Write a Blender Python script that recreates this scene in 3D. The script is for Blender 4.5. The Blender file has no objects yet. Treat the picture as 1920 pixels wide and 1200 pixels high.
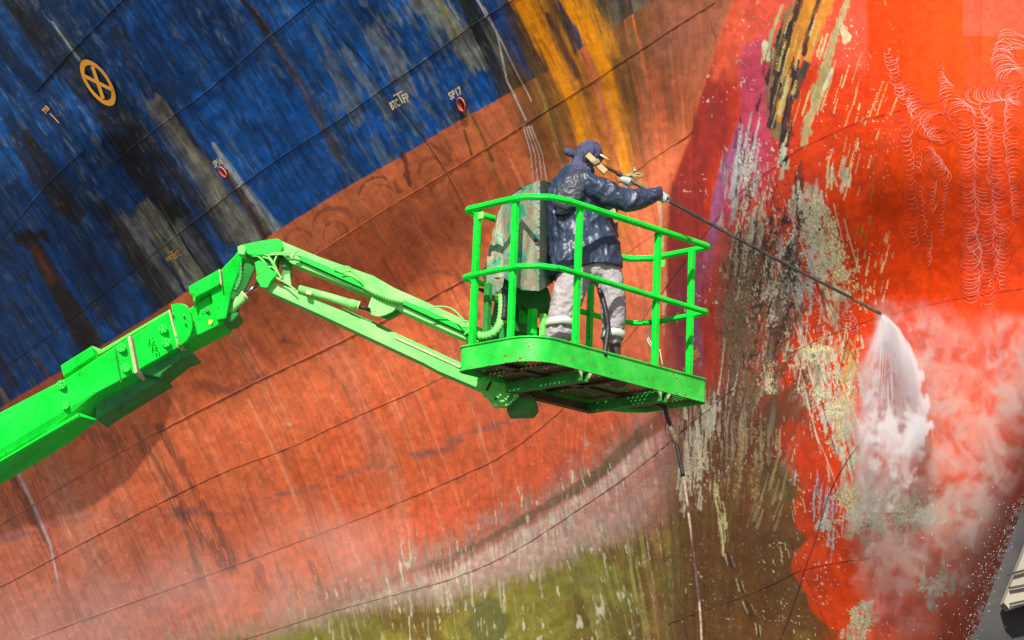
import bpy, math, random
import numpy as np
from mathutils import Vector, Matrix
R_ = math.radians
rng = np.random.default_rng(7); random.seed(7)
S = bpy.context.scene
COL = S.collection
# ------------------------------------------------------------------ camera
FPX, PITCH, ROLL = 5100.0, 0.232, 0.040
CAM = np.array([0., 0., 1.7])
_fw = np.array([0, math.cos(PITCH), math.sin(PITCH)]); _up = np.array([0, -math.sin(PITCH), math.cos(PITCH)]); _ri = np.array([1., 0, 0])
_c, _s = math.cos(ROLL), math.sin(ROLL)
RI = _c*_ri + _s*_up; UP = -_s*_ri + _c*_up; FW = _fw
cd = bpy.data.cameras.new('camera'); cam = bpy.data.objects.new('camera', cd); COL.objects.link(cam)
cd.sensor_width = 36; cd.lens = FPX/1920*36; cd.clip_start = .5; cd.clip_end = 2000
M = Matrix(((RI[0], UP[0], -FW[0], CAM[0]), (RI[1], UP[1], -FW[1], CAM[1]), (RI[2], UP[2], -FW[2], CAM[2]), (0, 0, 0, 1)))
cam.matrix_world = M; S.camera = cam
# ------------------------------------------------------------------ light
SUN_EL, SUN_AZ = R_(37), R_(13)            # azimuth: degrees left of straight behind the camera
sdir = Vector((-math.sin(SUN_AZ)*math.cos(SUN_EL), -math.cos(SUN_AZ)*math.cos(SUN_EL), math.sin(SUN_EL)))
W = bpy.data.worlds.new('World'); S.world = W; W.use_nodes = True
wt = W.node_tree; sky = wt.nodes.new('ShaderNodeTexSky'); sky.sky_type = 'NISHITA'; sky.sun_disc = False
sky.sun_elevation = SUN_EL; sky.sun_rotation = math.atan2(sdir.x, sdir.y) % (2*math.pi)
wt.links.new(sky.outputs[0], wt.nodes['Background'].inputs[0]); wt.nodes['Background'].inputs[1].default_value = .09
sl = bpy.data.lights.new('sun', 'SUN'); sl.energy = 4.8; sl.angle = R_(.3); sl.color = (1, .95, .87)
so = bpy.data.objects.new('sun', sl); COL.objects.link(so); so.rotation_euler = sdir.to_track_quat('Z', 'Y').to_euler(); so.location = (-5, -8, 20)
S.view_settings.view_transform = 'Standard'; S.view_settings.look = 'None'; S.view_settings.gamma = 1; S.view_settings.exposure = .35
S.render.engine = 'CYCLES'; S.cycles.volume_bounces = 6; S.cycles.max_bounces = 12

# ------------------------------------------------------------------ helpers
def at(px, py, Y):
    """point on the sight line of photo pixel (px,py) at world depth Y"""
    px = np.asarray(px, float); py = np.asarray(py, float); Y = np.asarray(Y, float)
    a = ((px-960)/FPX)[..., None]*RI + ((600-py)/FPX)[..., None]*UP + FW
    return CAM + a*(Y/a[..., 1])[..., None]
def tag(o, label=None, cat=None, group=None, kind=None):
    if label: o['label'] = label
    if cat: o['category'] = cat
    if group: o['group'] = group
    if kind: o['kind'] = kind
    return o
def empty(name, loc, label, cat, group=None):
    o = bpy.data.objects.new(name, None); COL.objects.link(o); o.location = loc; o.empty_display_size = .2
    return tag(o, label, cat, group)
def mesh_obj(name, V, F, mat, parent=None, smooth=False, mats=None, midx=None, origin=None):
    me = bpy.data.meshes.new(name)
    V = np.asarray(V, float).reshape(-1, 3)
    off = np.zeros(3)
    if parent is not None: off = np.array(parent_world(parent))
    elif origin is not None: off = np.array(origin)
    me.from_pydata((V-off).tolist(), [], [tuple(int(i) for i in f) for f in F])
    for m in (mats or [mat]): me.materials.append(m)
    if midx is not None: me.polygons.foreach_set('material_index', np.asarray(midx, np.int32))
    if smooth: me.polygons.foreach_set('use_smooth', np.ones(len(me.polygons), bool))
    me.update()
    o = bpy.data.objects.new(name, me); COL.objects.link(o)
    if parent is not None: o.parent = parent
    elif origin is not None: o.location = origin
    return o
def parent_world(p):
    l = Vector(p.location)
    while p.parent is not None: p = p.parent; l = l + Vector(p.location)
    return l
class MB:
    def __init__(s): s.V = []; s.F = []; s.n = 0
    def add(s, V, F):
        V = np.asarray(V, float).reshape(-1, 3); s.V.append(V); s.F += [tuple(int(i)+s.n for i in f) for f in F]; s.n += len(V); return s
    def box(s, c, ax, ay, az):
        c = np.asarray(c, float); ax, ay, az = [np.asarray(a, float) for a in (ax, ay, az)]
        V = [c+i*ax+j*ay+k*az for k in (-1, 1) for j in (-1, 1) for i in (-1, 1)]
        return s.add(V, [(0, 2, 3, 1), (4, 5, 7, 6), (0, 1, 5, 4), (2, 6, 7, 3), (0, 4, 6, 2), (1, 3, 7, 5)])
    def beam(s, a, b, w, h, side=None):
        a = np.asarray(a, float); b = np.asarray(b, float); d = b-a; L = np.linalg.norm(d); d = d/L
        side = np.array([0, 1., 0]) if side is None else np.asarray(side, float)
        side = side-d*side.dot(d); side /= np.linalg.norm(side); u = np.cross(d, side)
        return s.box((a+b)/2, d*L/2, side*w/2, u*h/2)
    def tube(s, pts, r, n=8, closed=False, cap=True):
        pts = np.asarray(pts, float); m = len(pts); r = np.broadcast_to(np.asarray(r, float), (m,))
        if closed: T = np.roll(pts, -1, 0)-np.roll(pts, 1, 0)
        else: T = np.gradient(pts, axis=0)
        T = T/np.maximum(np.linalg.norm(T, axis=1, keepdims=True), 1e-9)
        ref = np.array([0, 0, 1.]) if abs(T[0][2]) < .9 else np.array([1., 0, 0])
        V = []; u = np.cross(T[0], ref); u /= np.linalg.norm(u)
        for i in range(m):
            u = u-T[i]*u.dot(T[i]); u /= np.linalg.norm(u); w = np.cross(T[i], u)
            a = np.arange(n)*2*math.pi/n+math.pi/n
            V.append(pts[i]+r[i]*(np.cos(a)[:, None]*u+np.sin(a)[:, None]*w))
        F = []
        for i in range(m if closed else m-1):
            j = (i+1) % m
            for k in range(n): F.append((i*n+k, i*n+(k+1) % n, j*n+(k+1) % n, j*n+k))
        if not closed and cap: F.append(tuple(range(n))[::-1]); F.append(tuple((m-1)*n+k for k in range(n)))
        return s.add(np.concatenate(V), F)
    def prism(s, P, d):
        """closed polygon P (front) extruded by vector d"""
        P = np.asarray(P, float); n = len(P); d = np.asarray(d, float)
        V = np.concatenate([P, P+d]); F = [tuple(range(n)), tuple(range(n, 2*n))[::-1]]
        F += [(i, i+n, (i+1) % n+n, (i+1) % n) for i in range(n)]
        return s.add(V, F)
    def build(s, name, mat, parent=None, smooth=False, bevel=0, origin=None):
        o = mesh_obj(name, np.concatenate(s.V), s.F, mat, parent, smooth, origin=origin)
        if bevel:
            b = o.modifiers.new('b', 'BEVEL'); b.width = bevel; b.segments = 2; b.limit_method = 'ANGLE'; b.angle_limit = R_(35)
        return o
def catmull(P, k=6):
    P = np.asarray(P, float); Q = np.concatenate([[2*P[0]-P[1]], P, [2*P[-1]-P[-2]]]); out = []
    for i in range(1, len(Q)-2):
        for t in np.arange(k)/k:
            p0, p1, p2, p3 = Q[i-1], Q[i], Q[i+1], Q[i+2]
            out.append(.5*(2*p1+(p2-p0)*t+(2*p0-5*p1+4*p2-p3)*t*t+(3*p1-p0-3*p2+p3)*t**3))
    out.append(P[-1]); return np.array(out)
# ---- noise
def _h(ix, iy, seed):
    n = (ix.astype(np.int64)*374761393+iy.astype(np.int64)*668265263+seed*1274126177) & 0xffffffff
    n = ((n ^ (n >> 13))*1274126177) & 0xffffffff
    return ((n ^ (n >> 16)) & 0xffffff)/float(0xffffff)
def vn(x, y, seed=0):
    xi = np.floor(x); yi = np.floor(y); fx = x-xi; fy = y-yi
    fx = fx*fx*(3-2*fx); fy = fy*fy*(3-2*fy)
    a = _h(xi, yi, seed); b = _h(xi+1, yi, seed); c = _h(xi, yi+1, seed); d = _h(xi+1, yi+1, seed)
    return (a*(1-fx)+b*fx)*(1-fy)+(c*(1-fx)+d*fx)*fy
def fbm(x, y, o=4, seed=0, g=.5):
    t = 0; a = 1; s = 0
    for i in range(o): t = t+a*vn(x*2**i+17.3*i, y*2**i-9.1*i, seed+i*31); s += a; a *= g
    return t/s
def sm(a, b, x):
    t = np.clip((x-a)/(b-a), 0, 1); return t*t*(3-2*t)
def pl(x, pts):
    p = np.asarray(pts, float); return np.interp(x, p[:, 0], p[:, 1])
def segdist(px, py, pts):
    """distance to polyline and 0..1 position along it"""
    pts = np.asarray(pts, float); L = np.r_[0, np.cumsum(np.hypot(*np.diff(pts[:, :2], axis=0).T))]
    best = np.full(px.shape, 1e9); tt = np.zeros(px.shape)
    for i in range(len(pts)-1):
        ax, ay = pts[i, :2]; bx, by = pts[i+1, :2]; dx, dy = bx-ax, by-ay; l2 = dx*dx+dy*dy
        t = np.clip(((px-ax)*dx+(py-ay)*dy)/l2, 0, 1); d = np.hypot(px-ax-t*dx, py-ay-t*dy)
        m = d < best; best = np.where(m, d, best); tt = np.where(m, (L[i]+t*math.sqrt(l2))/L[-1], tt)
    return best, tt
# ---- materials
def newmat(name):
    m = bpy.data.materials.new(name); m.use_nodes = True; return m, m.node_tree, m.node_tree.nodes['Principled BSDF']
def N(t, ty, **k):
    n = t.nodes.new(ty)
    for a, b in k.items(): setattr(n, a, b)
    return n
def ramp(t, stops):
    r = t.nodes.new('ShaderNodeValToRGB'); e = r.color_ramp.elements
    while len(e) > 1: e.remove(e[0])
    e[0].position = stops[0][0]; e[0].color = (*stops[0][1], 1)
    for p, c in stops[1:]: q = e.new(p); q.color = (*c, 1)
    return r
def noise_mat(name, stops, scale=4, detail=6, rough=.5, metal=0, bump=0, bscale=60, spec=.5, stretch=(1, 1, 1), speck=None, rvar=0, distort=0):
    m, t, b = newmat(name)
    tc = N(t, 'ShaderNodeTexCoord'); mp = N(t, 'ShaderNodeMapping'); mp.inputs['Scale'].default_value = stretch
    t.links.new(tc.outputs['Object'], mp.inputs[0])
    n = N(t, 'ShaderNodeTexNoise'); n.inputs['Scale'].default_value = scale; n.inputs['Detail'].default_value = detail; n.inputs['Roughness'].default_value = .62; n.inputs['Distortion'].default_value = distort
    t.links.new(mp.outputs[0], n.inputs[0]); r = ramp(t, stops); t.links.new(n.outputs[0], r.inputs[0]); colr = r.outputs[0]
    if speck:
        sc, thr, c = speck
        n2 = N(t, 'ShaderNodeTexNoise'); n2.inputs['Scale'].default_value = sc; n2.inputs['Detail'].default_value = 3
        t.links.new(tc.outputs['Object'], n2.inputs[0]); r2 = ramp(t, [(thr, (0, 0, 0)), (thr+.05, (1, 1, 1))]); t.links.new(n2.outputs[0], r2.inputs[0])
        mx = N(t, 'ShaderNodeMix', data_type='RGBA'); t.links.new(r2.outputs[0], mx.inputs['Factor']); t.links.new(colr, mx.inputs['A']); mx.inputs['B'].default_value = (*c, 1); colr = mx.outputs['Result']
    t.links.new(colr, b.inputs['Base Color']); b.inputs['Roughness'].default_value = rough; b.inputs['Metallic'].default_value = metal
    b.inputs['Specular IOR Level'].default_value = spec
    if rvar:
        mr = N(t, 'ShaderNodeMapRange'); mr.inputs['To Min'].default_value = rough-rvar; mr.inputs['To Max'].default_value = rough+rvar
        t.links.new(n.outputs[0], mr.inputs[0]); t.links.new(mr.outputs[0], b.inputs['Roughness'])
    if bump:
        n3 = N(t, 'ShaderNodeTexNoise'); n3.inputs['Scale'].default_value = bscale; n3.inputs['Detail'].default_value = 4
        t.links.new(tc.outputs['Object'], n3.inputs[0]); bp = N(t, 'ShaderNodeBump'); bp.inputs['Strength'].default_value = bump; bp.inputs['Distance'].default_value = .02
        t.links.new(n3.outputs[0], bp.inputs['Height']); t.links.new(bp.outputs[0], b.inputs['Normal'])
    return m
MT = {}
MT['green'] = noise_mat('green paint', [(.25, (.001, .46, .022)), (.5, (.001, .76, .040)), (.75, (.02, .82, .06))], 4, 9, .5, spec=.3, rvar=.15, bump=.2, bscale=90, speck=(38, .655, (.05, .14, .03)))
MT['green_dusty'] = noise_mat('dusty green paint', [(.3, (.05, .62, .06)), (.5, (.16, .68, .12)), (.72, (.34, .72, .22))], 2.5, 8, .55, rvar=.15, bump=.15, bscale=80, speck=(50, .66, (.10, .18, .04)))
MT['green_worn'] = noise_mat('worn green paint', [(.25, (.01, .36, .03)), (.5, (.02, .62, .045)), (.75, (.12, .72, .12))], 5, 8, .4, rvar=.15, bump=.2, bscale=90, speck=(26, .63, (.20, .12, .04)))
MT['green_dark'] = noise_mat('dark green paint', [(.3, (.02, .16, .03)), (.7, (.03, .34, .05))], 8, 6, .5, bump=.1)  # darker green
MT['underside'] = noise_mat('rust brown steel', [(.3, (.07, .045, .015)), (.55, (.13, .09, .035)), (.8, (.20, .14, .06))], 9, 8, .7, bump=.3)
MT['black'] = noise_mat('black rubber', [(.3, (.008, .008, .009)), (.7, (.03, .028, .028))], 20, 4, .5, bump=.3)
MT['chrome'] = noise_mat('steel rod', [(.3, (.25, .24, .23)), (.7, (.5, .5, .5))], 10, 3, .22, metal=1)
MT['bare'] = noise_mat('bare edge', [(.3, (.45, .42, .2)), (.7, (.6, .62, .35))], 30, 4, .6)
# ================================================================== SETTING
ground = MB(); ground.add([(-400, -60, 0), (400, -60, 0), (400, 500, 0), (-400, 500, 0)], [(0, 1, 2, 3)])
tag(ground.build('dock_floor', noise_mat('dock concrete', [(.3, (.10, .09, .08)), (.7, (.18, .165, .145))], .4, 8, .85, bump=.3, bscale=8)), kind='structure')

# ================================================================== SHIP
STEP = 1.75
# seam lines of the plating: photo polyline and height above the lens; the height fixes the true distance
h_boot = 10.3
LA = [(13.6, [(68, 172), (230, 0)]),
      (12.24, [(203, 313), (395, 165), (585, 3)]),
      (12.0, [(0, 450), (163, 277)]),
      (10.96, [(0, 693), (200, 545), (383, 400), (640, 222), (800, 110), (960, 0)]),
      (h_boot, [(0, 765), (270, 600), (540, 420), (640, 357), (750, 295), (850, 233), (950, 177), (1050, 118), (1225, 0)]),
      (9.7, [(300, 650), (555, 500), (650, 440), (735, 385), (835, 325), (1000, 223), (1130, 140), (1275, 45)]),
      (8.8, [(0, 985), (150, 892), (315, 800), (480, 716), (640, 640), (870, 525), (1195, 318), (1255, 278)]),
      (7.6, [(0, 1100), (150, 1020), (295, 945), (545, 838), (640, 793), (840, 702), (1170, 480)]),
      (6.35, [(60, 1200), (365, 1087), (600, 1000), (870, 890), (960, 843), (1062, 759), (1172, 640), (1263, 515)]),
      (5.1, [(300, 1250), (645, 1140), (840, 1087), (960, 1035), (1115, 935), (1260, 825)])]
LB = [(6.35, [(1263, 515), (1353, 397), (1460, 307), (1607, 230), (1760, 190), (1843, 173), (1920, 165)]),
      (5.0, [(1260, 825), (1382, 722), (1480, 665), (1560, 625), (1780, 563), (1920, 540)]),
      (3.12, [(1280, 1160), (1390, 1118), (1500, 1070), (1585, 1050), (1700, 1020), (1800, 1000)])]
def inv_depth(px, py, h):
    a = ((px-960)/FPX)*RI+((600-py)/FPX)*UP+FW
    return (a[2]/a[1])/h
def ctrl(L):
    P = []
    for h, pts in L:
        pts = np.array(pts, float); n = 0
        for i in range(len(pts)):
            P.append((pts[i][0], pts[i][1], inv_depth(pts[i][0], pts[i][1], h)))
            if i+1 < len(pts) and np.hypot(*(pts[i+1]-pts[i])) > 160:
                q = (pts[i]+pts[i+1])/2; P.append((q[0], q[1], inv_depth(q[0], q[1], h)))
    return np.array(P)
CA = ctrl(LA)
CB = np.concatenate([ctrl(LB), [(x, y, 1/d) for x, y, d in [(1400, 20, 23.6), (1345, 200, 24.2), (1310, 330, 24.6), (1480, 20, 21.8), (1600, 0, 20.6), (1900, 0, 19.6),
     (1400, 560, 22.9), (1320, 640, 24.2), (1650, 400, 20.1), (1650, 850, 19.9), (1800, 800, 19.6), (1500, 880, 21.2), (1700, 1250, 20.4), (1450, 1350, 22.0), (1250, 1350, 24.5)]]])
def tps_fit(C, lam):
    X = C[:, :2]/1000; n = len(X); d = np.hypot(X[:, None, 0]-X[None, :, 0], X[:, None, 1]-X[None, :, 1])
    K = np.where(d > 0, d*d*np.log(d+1e-12), 0)+lam*np.eye(n); Pm = np.c_[np.ones(n), X]
    A = np.block([[K, Pm], [Pm.T, np.zeros((3, 3))]]); s = np.linalg.solve(A, np.r_[C[:, 2], 0, 0, 0])
    return X, s[:n], s[n:]
def tps(m, px, py):
    X, w, a = m; x = px.ravel()/1000; y = py.ravel()/1000; out = a[0]+a[1]*x+a[2]*y
    for i in range(len(X)):
        d2 = (x-X[i, 0])**2+(y-X[i, 1])**2; out = out+w[i]*.5*d2*np.log(d2+1e-12)
    return out.reshape(px.shape)
TA = tps_fit(CA, .05); TB = tps_fit(CB, .03)
CONT = [(-400, 1490), (-200, 1440), (0, 1375), (75, 1346), (180, 1311), (260, 1290), (340, 1262), (420, 1250), (520, 1246), (650, 1242), (800, 1232), (1000, 1232), (1300, 1232)]
CONT = [(a, b) for a, b in CONT]
CWID = [(-400, 7), (200, 8), (340, 10), (420, 16), (480, 30), (560, 60), (700, 110), (1300, 110)]
def sil(py): return pl(py, [(-400, 2250), (0, 2230), (400, 2190), (650, 2100), (800, 1995), (940, 1926), (1060, 1880), (1200, 1829), (1330, 1788), (1700, 1660)])
def depth_raw(px, py):
    a = np.maximum(tps(TA, px, py), 1/95.); b = tps(TB, px, py)
    k = 1/(1+np.exp(-np.clip((px-pl(py, CONT))/pl(py, CWID)*3, -30, 30)))
    i = a*(1-k)+b*k; Y = 1/i
    s = np.clip(sil(py)-px, 0, 1e9); w = 210.
    q = np.clip(1-s/w, 0, .999); Y = Y+1.5*(1-np.sqrt(1-q*q))
    return Y
# lookup on a coarse lattice, bilinear
GX = np.arange(-560, 2340, 5.); GY = np.arange(-420, 1720, 5.)
_gx, _gy = np.meshgrid(GX, GY); DEP = depth_raw(_gx, _gy)
def depth(px, py):
    px = np.asarray(px, float); py = np.asarray(py, float)
    fx = np.clip((px-GX[0])/5, 0, len(GX)-1.001); fy = np.clip((py-GY[0])/5, 0, len(GY)-1.001)
    i = fx.astype(int); j = fy.astype(int); u = fx-i; v = fy-j
    return (DEP[j, i]*(1-u)+DEP[j, i+1]*u)*(1-v)+(DEP[j+1, i]*(1-u)+DEP[j+1, i+1]*u)*v
def micro_at(px, py):
    uu = FU(px, py)+60
    return (fbm(uu*.02, py*.006, 3, 301)-.5)*.03+(fbm(px*.012, py*.012, 3, 303)-.5)*.03
def P(px, py, off=0.):
    """hull surface point behind a photo pixel, lifted off towards the outside by off metres"""
    px = np.asarray(px, float); py = np.asarray(py, float); p = at(px, py, depth(px, py))
    off = np.asarray(off)+micro_at(px, py)
    if True:
        e = 6.; a = at(px+e, py, depth(px+e, py))-at(px-e, py, depth(px-e, py)); b = at(px, py+e, depth(px, py+e))-at(px, py-e, depth(px, py-e))
        n = np.cross(a, b); n /= np.linalg.norm(n, axis=-1, keepdims=True)
        v = CAM-p; sg = np.sign((n*v).sum(-1, keepdims=True)); p = p+n*sg*np.asarray(off)[..., None]
    return p
def spaced(a, b, n, r): return a+(b-a)*(1-(1-np.linspace(0, 1, n))**r)
X1 = np.r_[-540+(np.linspace(0, 1, 60)**.6)*500, np.arange(-38, 1960, STEP), 1961+np.linspace(0, 1, 50)**1.6*330]
Y1 = np.r_[-400+(np.linspace(0, 1, 50)**.6)*370, np.arange(-28, 1232, STEP), 1233+np.linspace(0, 1, 60)**1.6*440]
UX, UY = np.meshgrid(X1, Y1)
sl_ = sil(UY)
k0 = 200.; t = np.maximum(UX-(sl_-k0), 0); UX = np.where(UX > sl_-k0, sl_-k0+k0*(1-np.exp(-t/k0*1.0)), UX)
UX = np.minimum(UX, sl_-.2)
px, py = UX, UY
HY = depth_raw(px, py)
nr, nc = px.shape
# ---- flow coordinate (rain and rust run down the plating)
def lean(x, y):
    a = pl(x, [(-500, .72), (0, .66), (400, .62), (700, .58), (950, .5), (1100, .36), (1250, .12), (1360, -.1), (1500, -.28), (1700, -.05), (1920, .12), (2300, .2)])
    dn = sm(500, 1050, y)*sm(1250, 900, x)
    a = a*(1-dn)+dn*pl(x, [(-500, .62), (0, .5), (400, .40), (700, .24), (1000, .0), (1250, .0)])
    a = np.where(x > 1250, a*(1-sm(700, 1000, y)*.4), a)
    return a
def flow_u(x, y):
    u = x.copy(); yy = y.copy(); n = 26
    st = (y+60)/n
    for i in range(n):
        u = u-lean(u, yy)*st; yy = yy-st
    return u
cx = np.arange(-560, 2340, 20.); cy = np.arange(-420, 1720, 20.); a_, b_ = np.meshgrid(cx, cy); UU = flow_u(a_, b_)
def FU(x, y):
    fx = np.clip((x-cx[0])/20, 0, len(cx)-1.001); fy = np.clip((y-cy[0])/20, 0, len(cy)-1.001); i = fx.astype(int); j = fy.astype(int); u = fx-i; v = fy-j
    return (UU[j, i]*(1-u)+UU[j, i+1]*u)*(1-v)+(UU[j+1, i]*(1-u)+UU[j+1, i+1]*u)*v
u = FU(px, py)+60; v = py
# seam-following coordinate: lines of constant height
WZ = np.array(at(px, py, HY))[..., 2]
# ---- paint and weathering, with shade painted into the bulb's left flank
def C3(r, g, b): return np.array([r, g, b])
col = np.zeros(px.shape+(3,)); rough = np.full(px.shape, .5); grow = np.zeros(px.shape)
def lay(c, a):
    global col
    c = np.asarray(c); a = np.clip(a, 0, 1)[..., None]; col = col*(1-a)+c*a
def streaks(fx=.05, fy=.004, o=4, seed=0): return fbm(u*fx, v*fy, o, seed)
wob = (fbm(px*.012, py*.012, 3, 5)-.5)
boot = pl(px, [(-600, 1170), (0, 765), (270, 600), (540, 420), (640, 357), (750, 295), (850, 233), (950, 177), (1050, 118), (1225, 0), (1400, -110)])
blue = sm(1.2, -1.2, py-boot+(fbm(px*.15, py*.15, 2, 3)-.5)*3)*(px < 1420)
bulbm = sm(-4, 4, px-pl(py, CONT))            # right of the knuckle
bulbsoft = np.where(py > 560, sm(-10-50*sm(560, 760, py), 10+60*sm(560, 760, py), px-pl(py, CONT)), bulbm)
# --- red side plating
s1 = streaks(.045, .0035, 5, 11); s2 = streaks(.16, .006, 4, 23); b1 = fbm(px*.006, py*.009, 5, 31); fine = fbm(px*.22, py*.22, 3, 37)
col[:] = C3(.84, .155, .045)
lay(C3(.60, .165, .065), sm(.42, .66, s1)*.6)
lay(C3(.86, .27, .13), sm(.55, .75, streaks(.03, .003, 4, 41))*.5*sm(380, 700, py))
lay(C3(.50, .13, .05), sm(.5, .7, s2)*.16)
near_boot = sm(330, 30, py-boot)
lay(C3(.70, .19, .06), near_boot*(.45+.4*b1))
lay(C3(.50, .13, .05), near_boot*sm(.5, .68, b1)*.5)
lay(C3(.95, .20, .06), sm(380, 560, px)*sm(430, 560, py)*sm(.42, .6, s1+b1*.3-.1)*.4)
lay(C3(.86, .115, .024), sm(480, 900, px+wob*150)*sm(640, 850, py)*(.45+.5*sm(.35, .6, b1)))
# banks of dull purple-grey toward the lower left
ll = sm(700, 100, px)*sm(860, 1120, py); lay(C3(.62, .20, .13), ll*.7)
lay(C3(.70, .28, .20), ll*sm(.5, .72, b1)*.5)
plates = np.floor(WZ/.62+13)+np.floor((u+500)/170)*7
lay(C3(.55, .13, .05), (_h(plates, plates*0+3, 5)-.4).clip(0)*.45)
lay(C3(.86, .22, .08), (_h(plates, plates*0+9, 15)-.55).clip(0)*.5)
# faint horizontal scrape band
d, tt = segdist(px, py, [(0, 1010), (120, 975), (430, 955), (560, 920), (700, 880), (830, 838), (1000, 770)])
lay(C3(.28, .12, .11), sm(16, 2, d+wob*14)*sm(.38, .62, fbm(px*.02, py*.06, 4, 51))*.7)
lay(C3(.62, .045, .015), sm(0, 200, px-820)*sm(800, 900, py+wob*60)*sm(1150, 1030, px)*.3)
# vertical light drips
for x0, w, y0, y1, c, al in [(636, 16, 500, 900, (.75, .22, .12), .55), (660, 7, 500, 1060, (.72, .2, .11), .45), (700, 20, 560, 1080, (.74, .20, .10), .5), (560, 14, 470, 760, (.62, .18, .09), .4),
                    (455, 8, 560, 760, (.70, .26, .16), .5), (480, 4, 540, 800, (.72, .3, .2), .5), (752, 22, 790, 1090, (.78, .3, .18), .32), (130, 40, 800, 1100, (.6, .23, .14), .45), (930, 10, 760, 950, (.75, .2, .1), .3)]:
    uc = FU(np.array([x0*1.]), np.array([(y0+y1)/2.]))[0]+60
    lay(c, sm(w*1.0, w*.35, abs(u-uc+(vn(v*.02, v*0, 3)-.5)*6))*sm(y0-30, y0+50, v)*sm(y1+40, y1-60, v)*al*(.6+.6*s2))
def sk(pts, w0, w1, c, al=1., seed=0, rag=.6, ragf=(.12, .012), soft=.45, zone=None):
    """ragged streak along a polyline, half width w0 -> w1"""
    bx = [min(p[0] for p in pts)-3*max(w0, w1)-6, max(p[0] for p in pts)+3*max(w0, w1)+6, min(p[1] for p in pts)-3*max(w0, w1)-6, max(p[1] for p in pts)+3*max(w0, w1)+6]
    j0, j1 = np.searchsorted(Y1, [bx[2], bx[3]]); i0, i1 = max(0, np.searchsorted(X1, bx[0])-3), np.searchsorted(X1, bx[1])+40
    if j1 <= j0 or i1 <= i0: return
    q = (slice(j0, j1), slice(i0, i1)); X, Y_ = px[q], py[q]
    d, tt = segdist(X, Y_, pts); w = w0+(w1-w0)*tt
    n = fbm(u[q]*ragf[0], v[q]*ragf[1], 4, 100+seed)*.72+fbm(u[q]*.42+seed, v[q]*.07, 3, 500+seed)*.28
    e = sm(1, 1-soft, d/np.maximum(w, .3)+(n-.5)*rag*2)
    if zone is not None: e = e*zone[q]
    e = e*(.72+.5*vn(u[q]*.3, v[q]*.045+seed, 640))
    a = np.clip(e*al, 0, 1)[..., None]; col[q] = col[q]*(1-a)+np.asarray(c)*a
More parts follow.
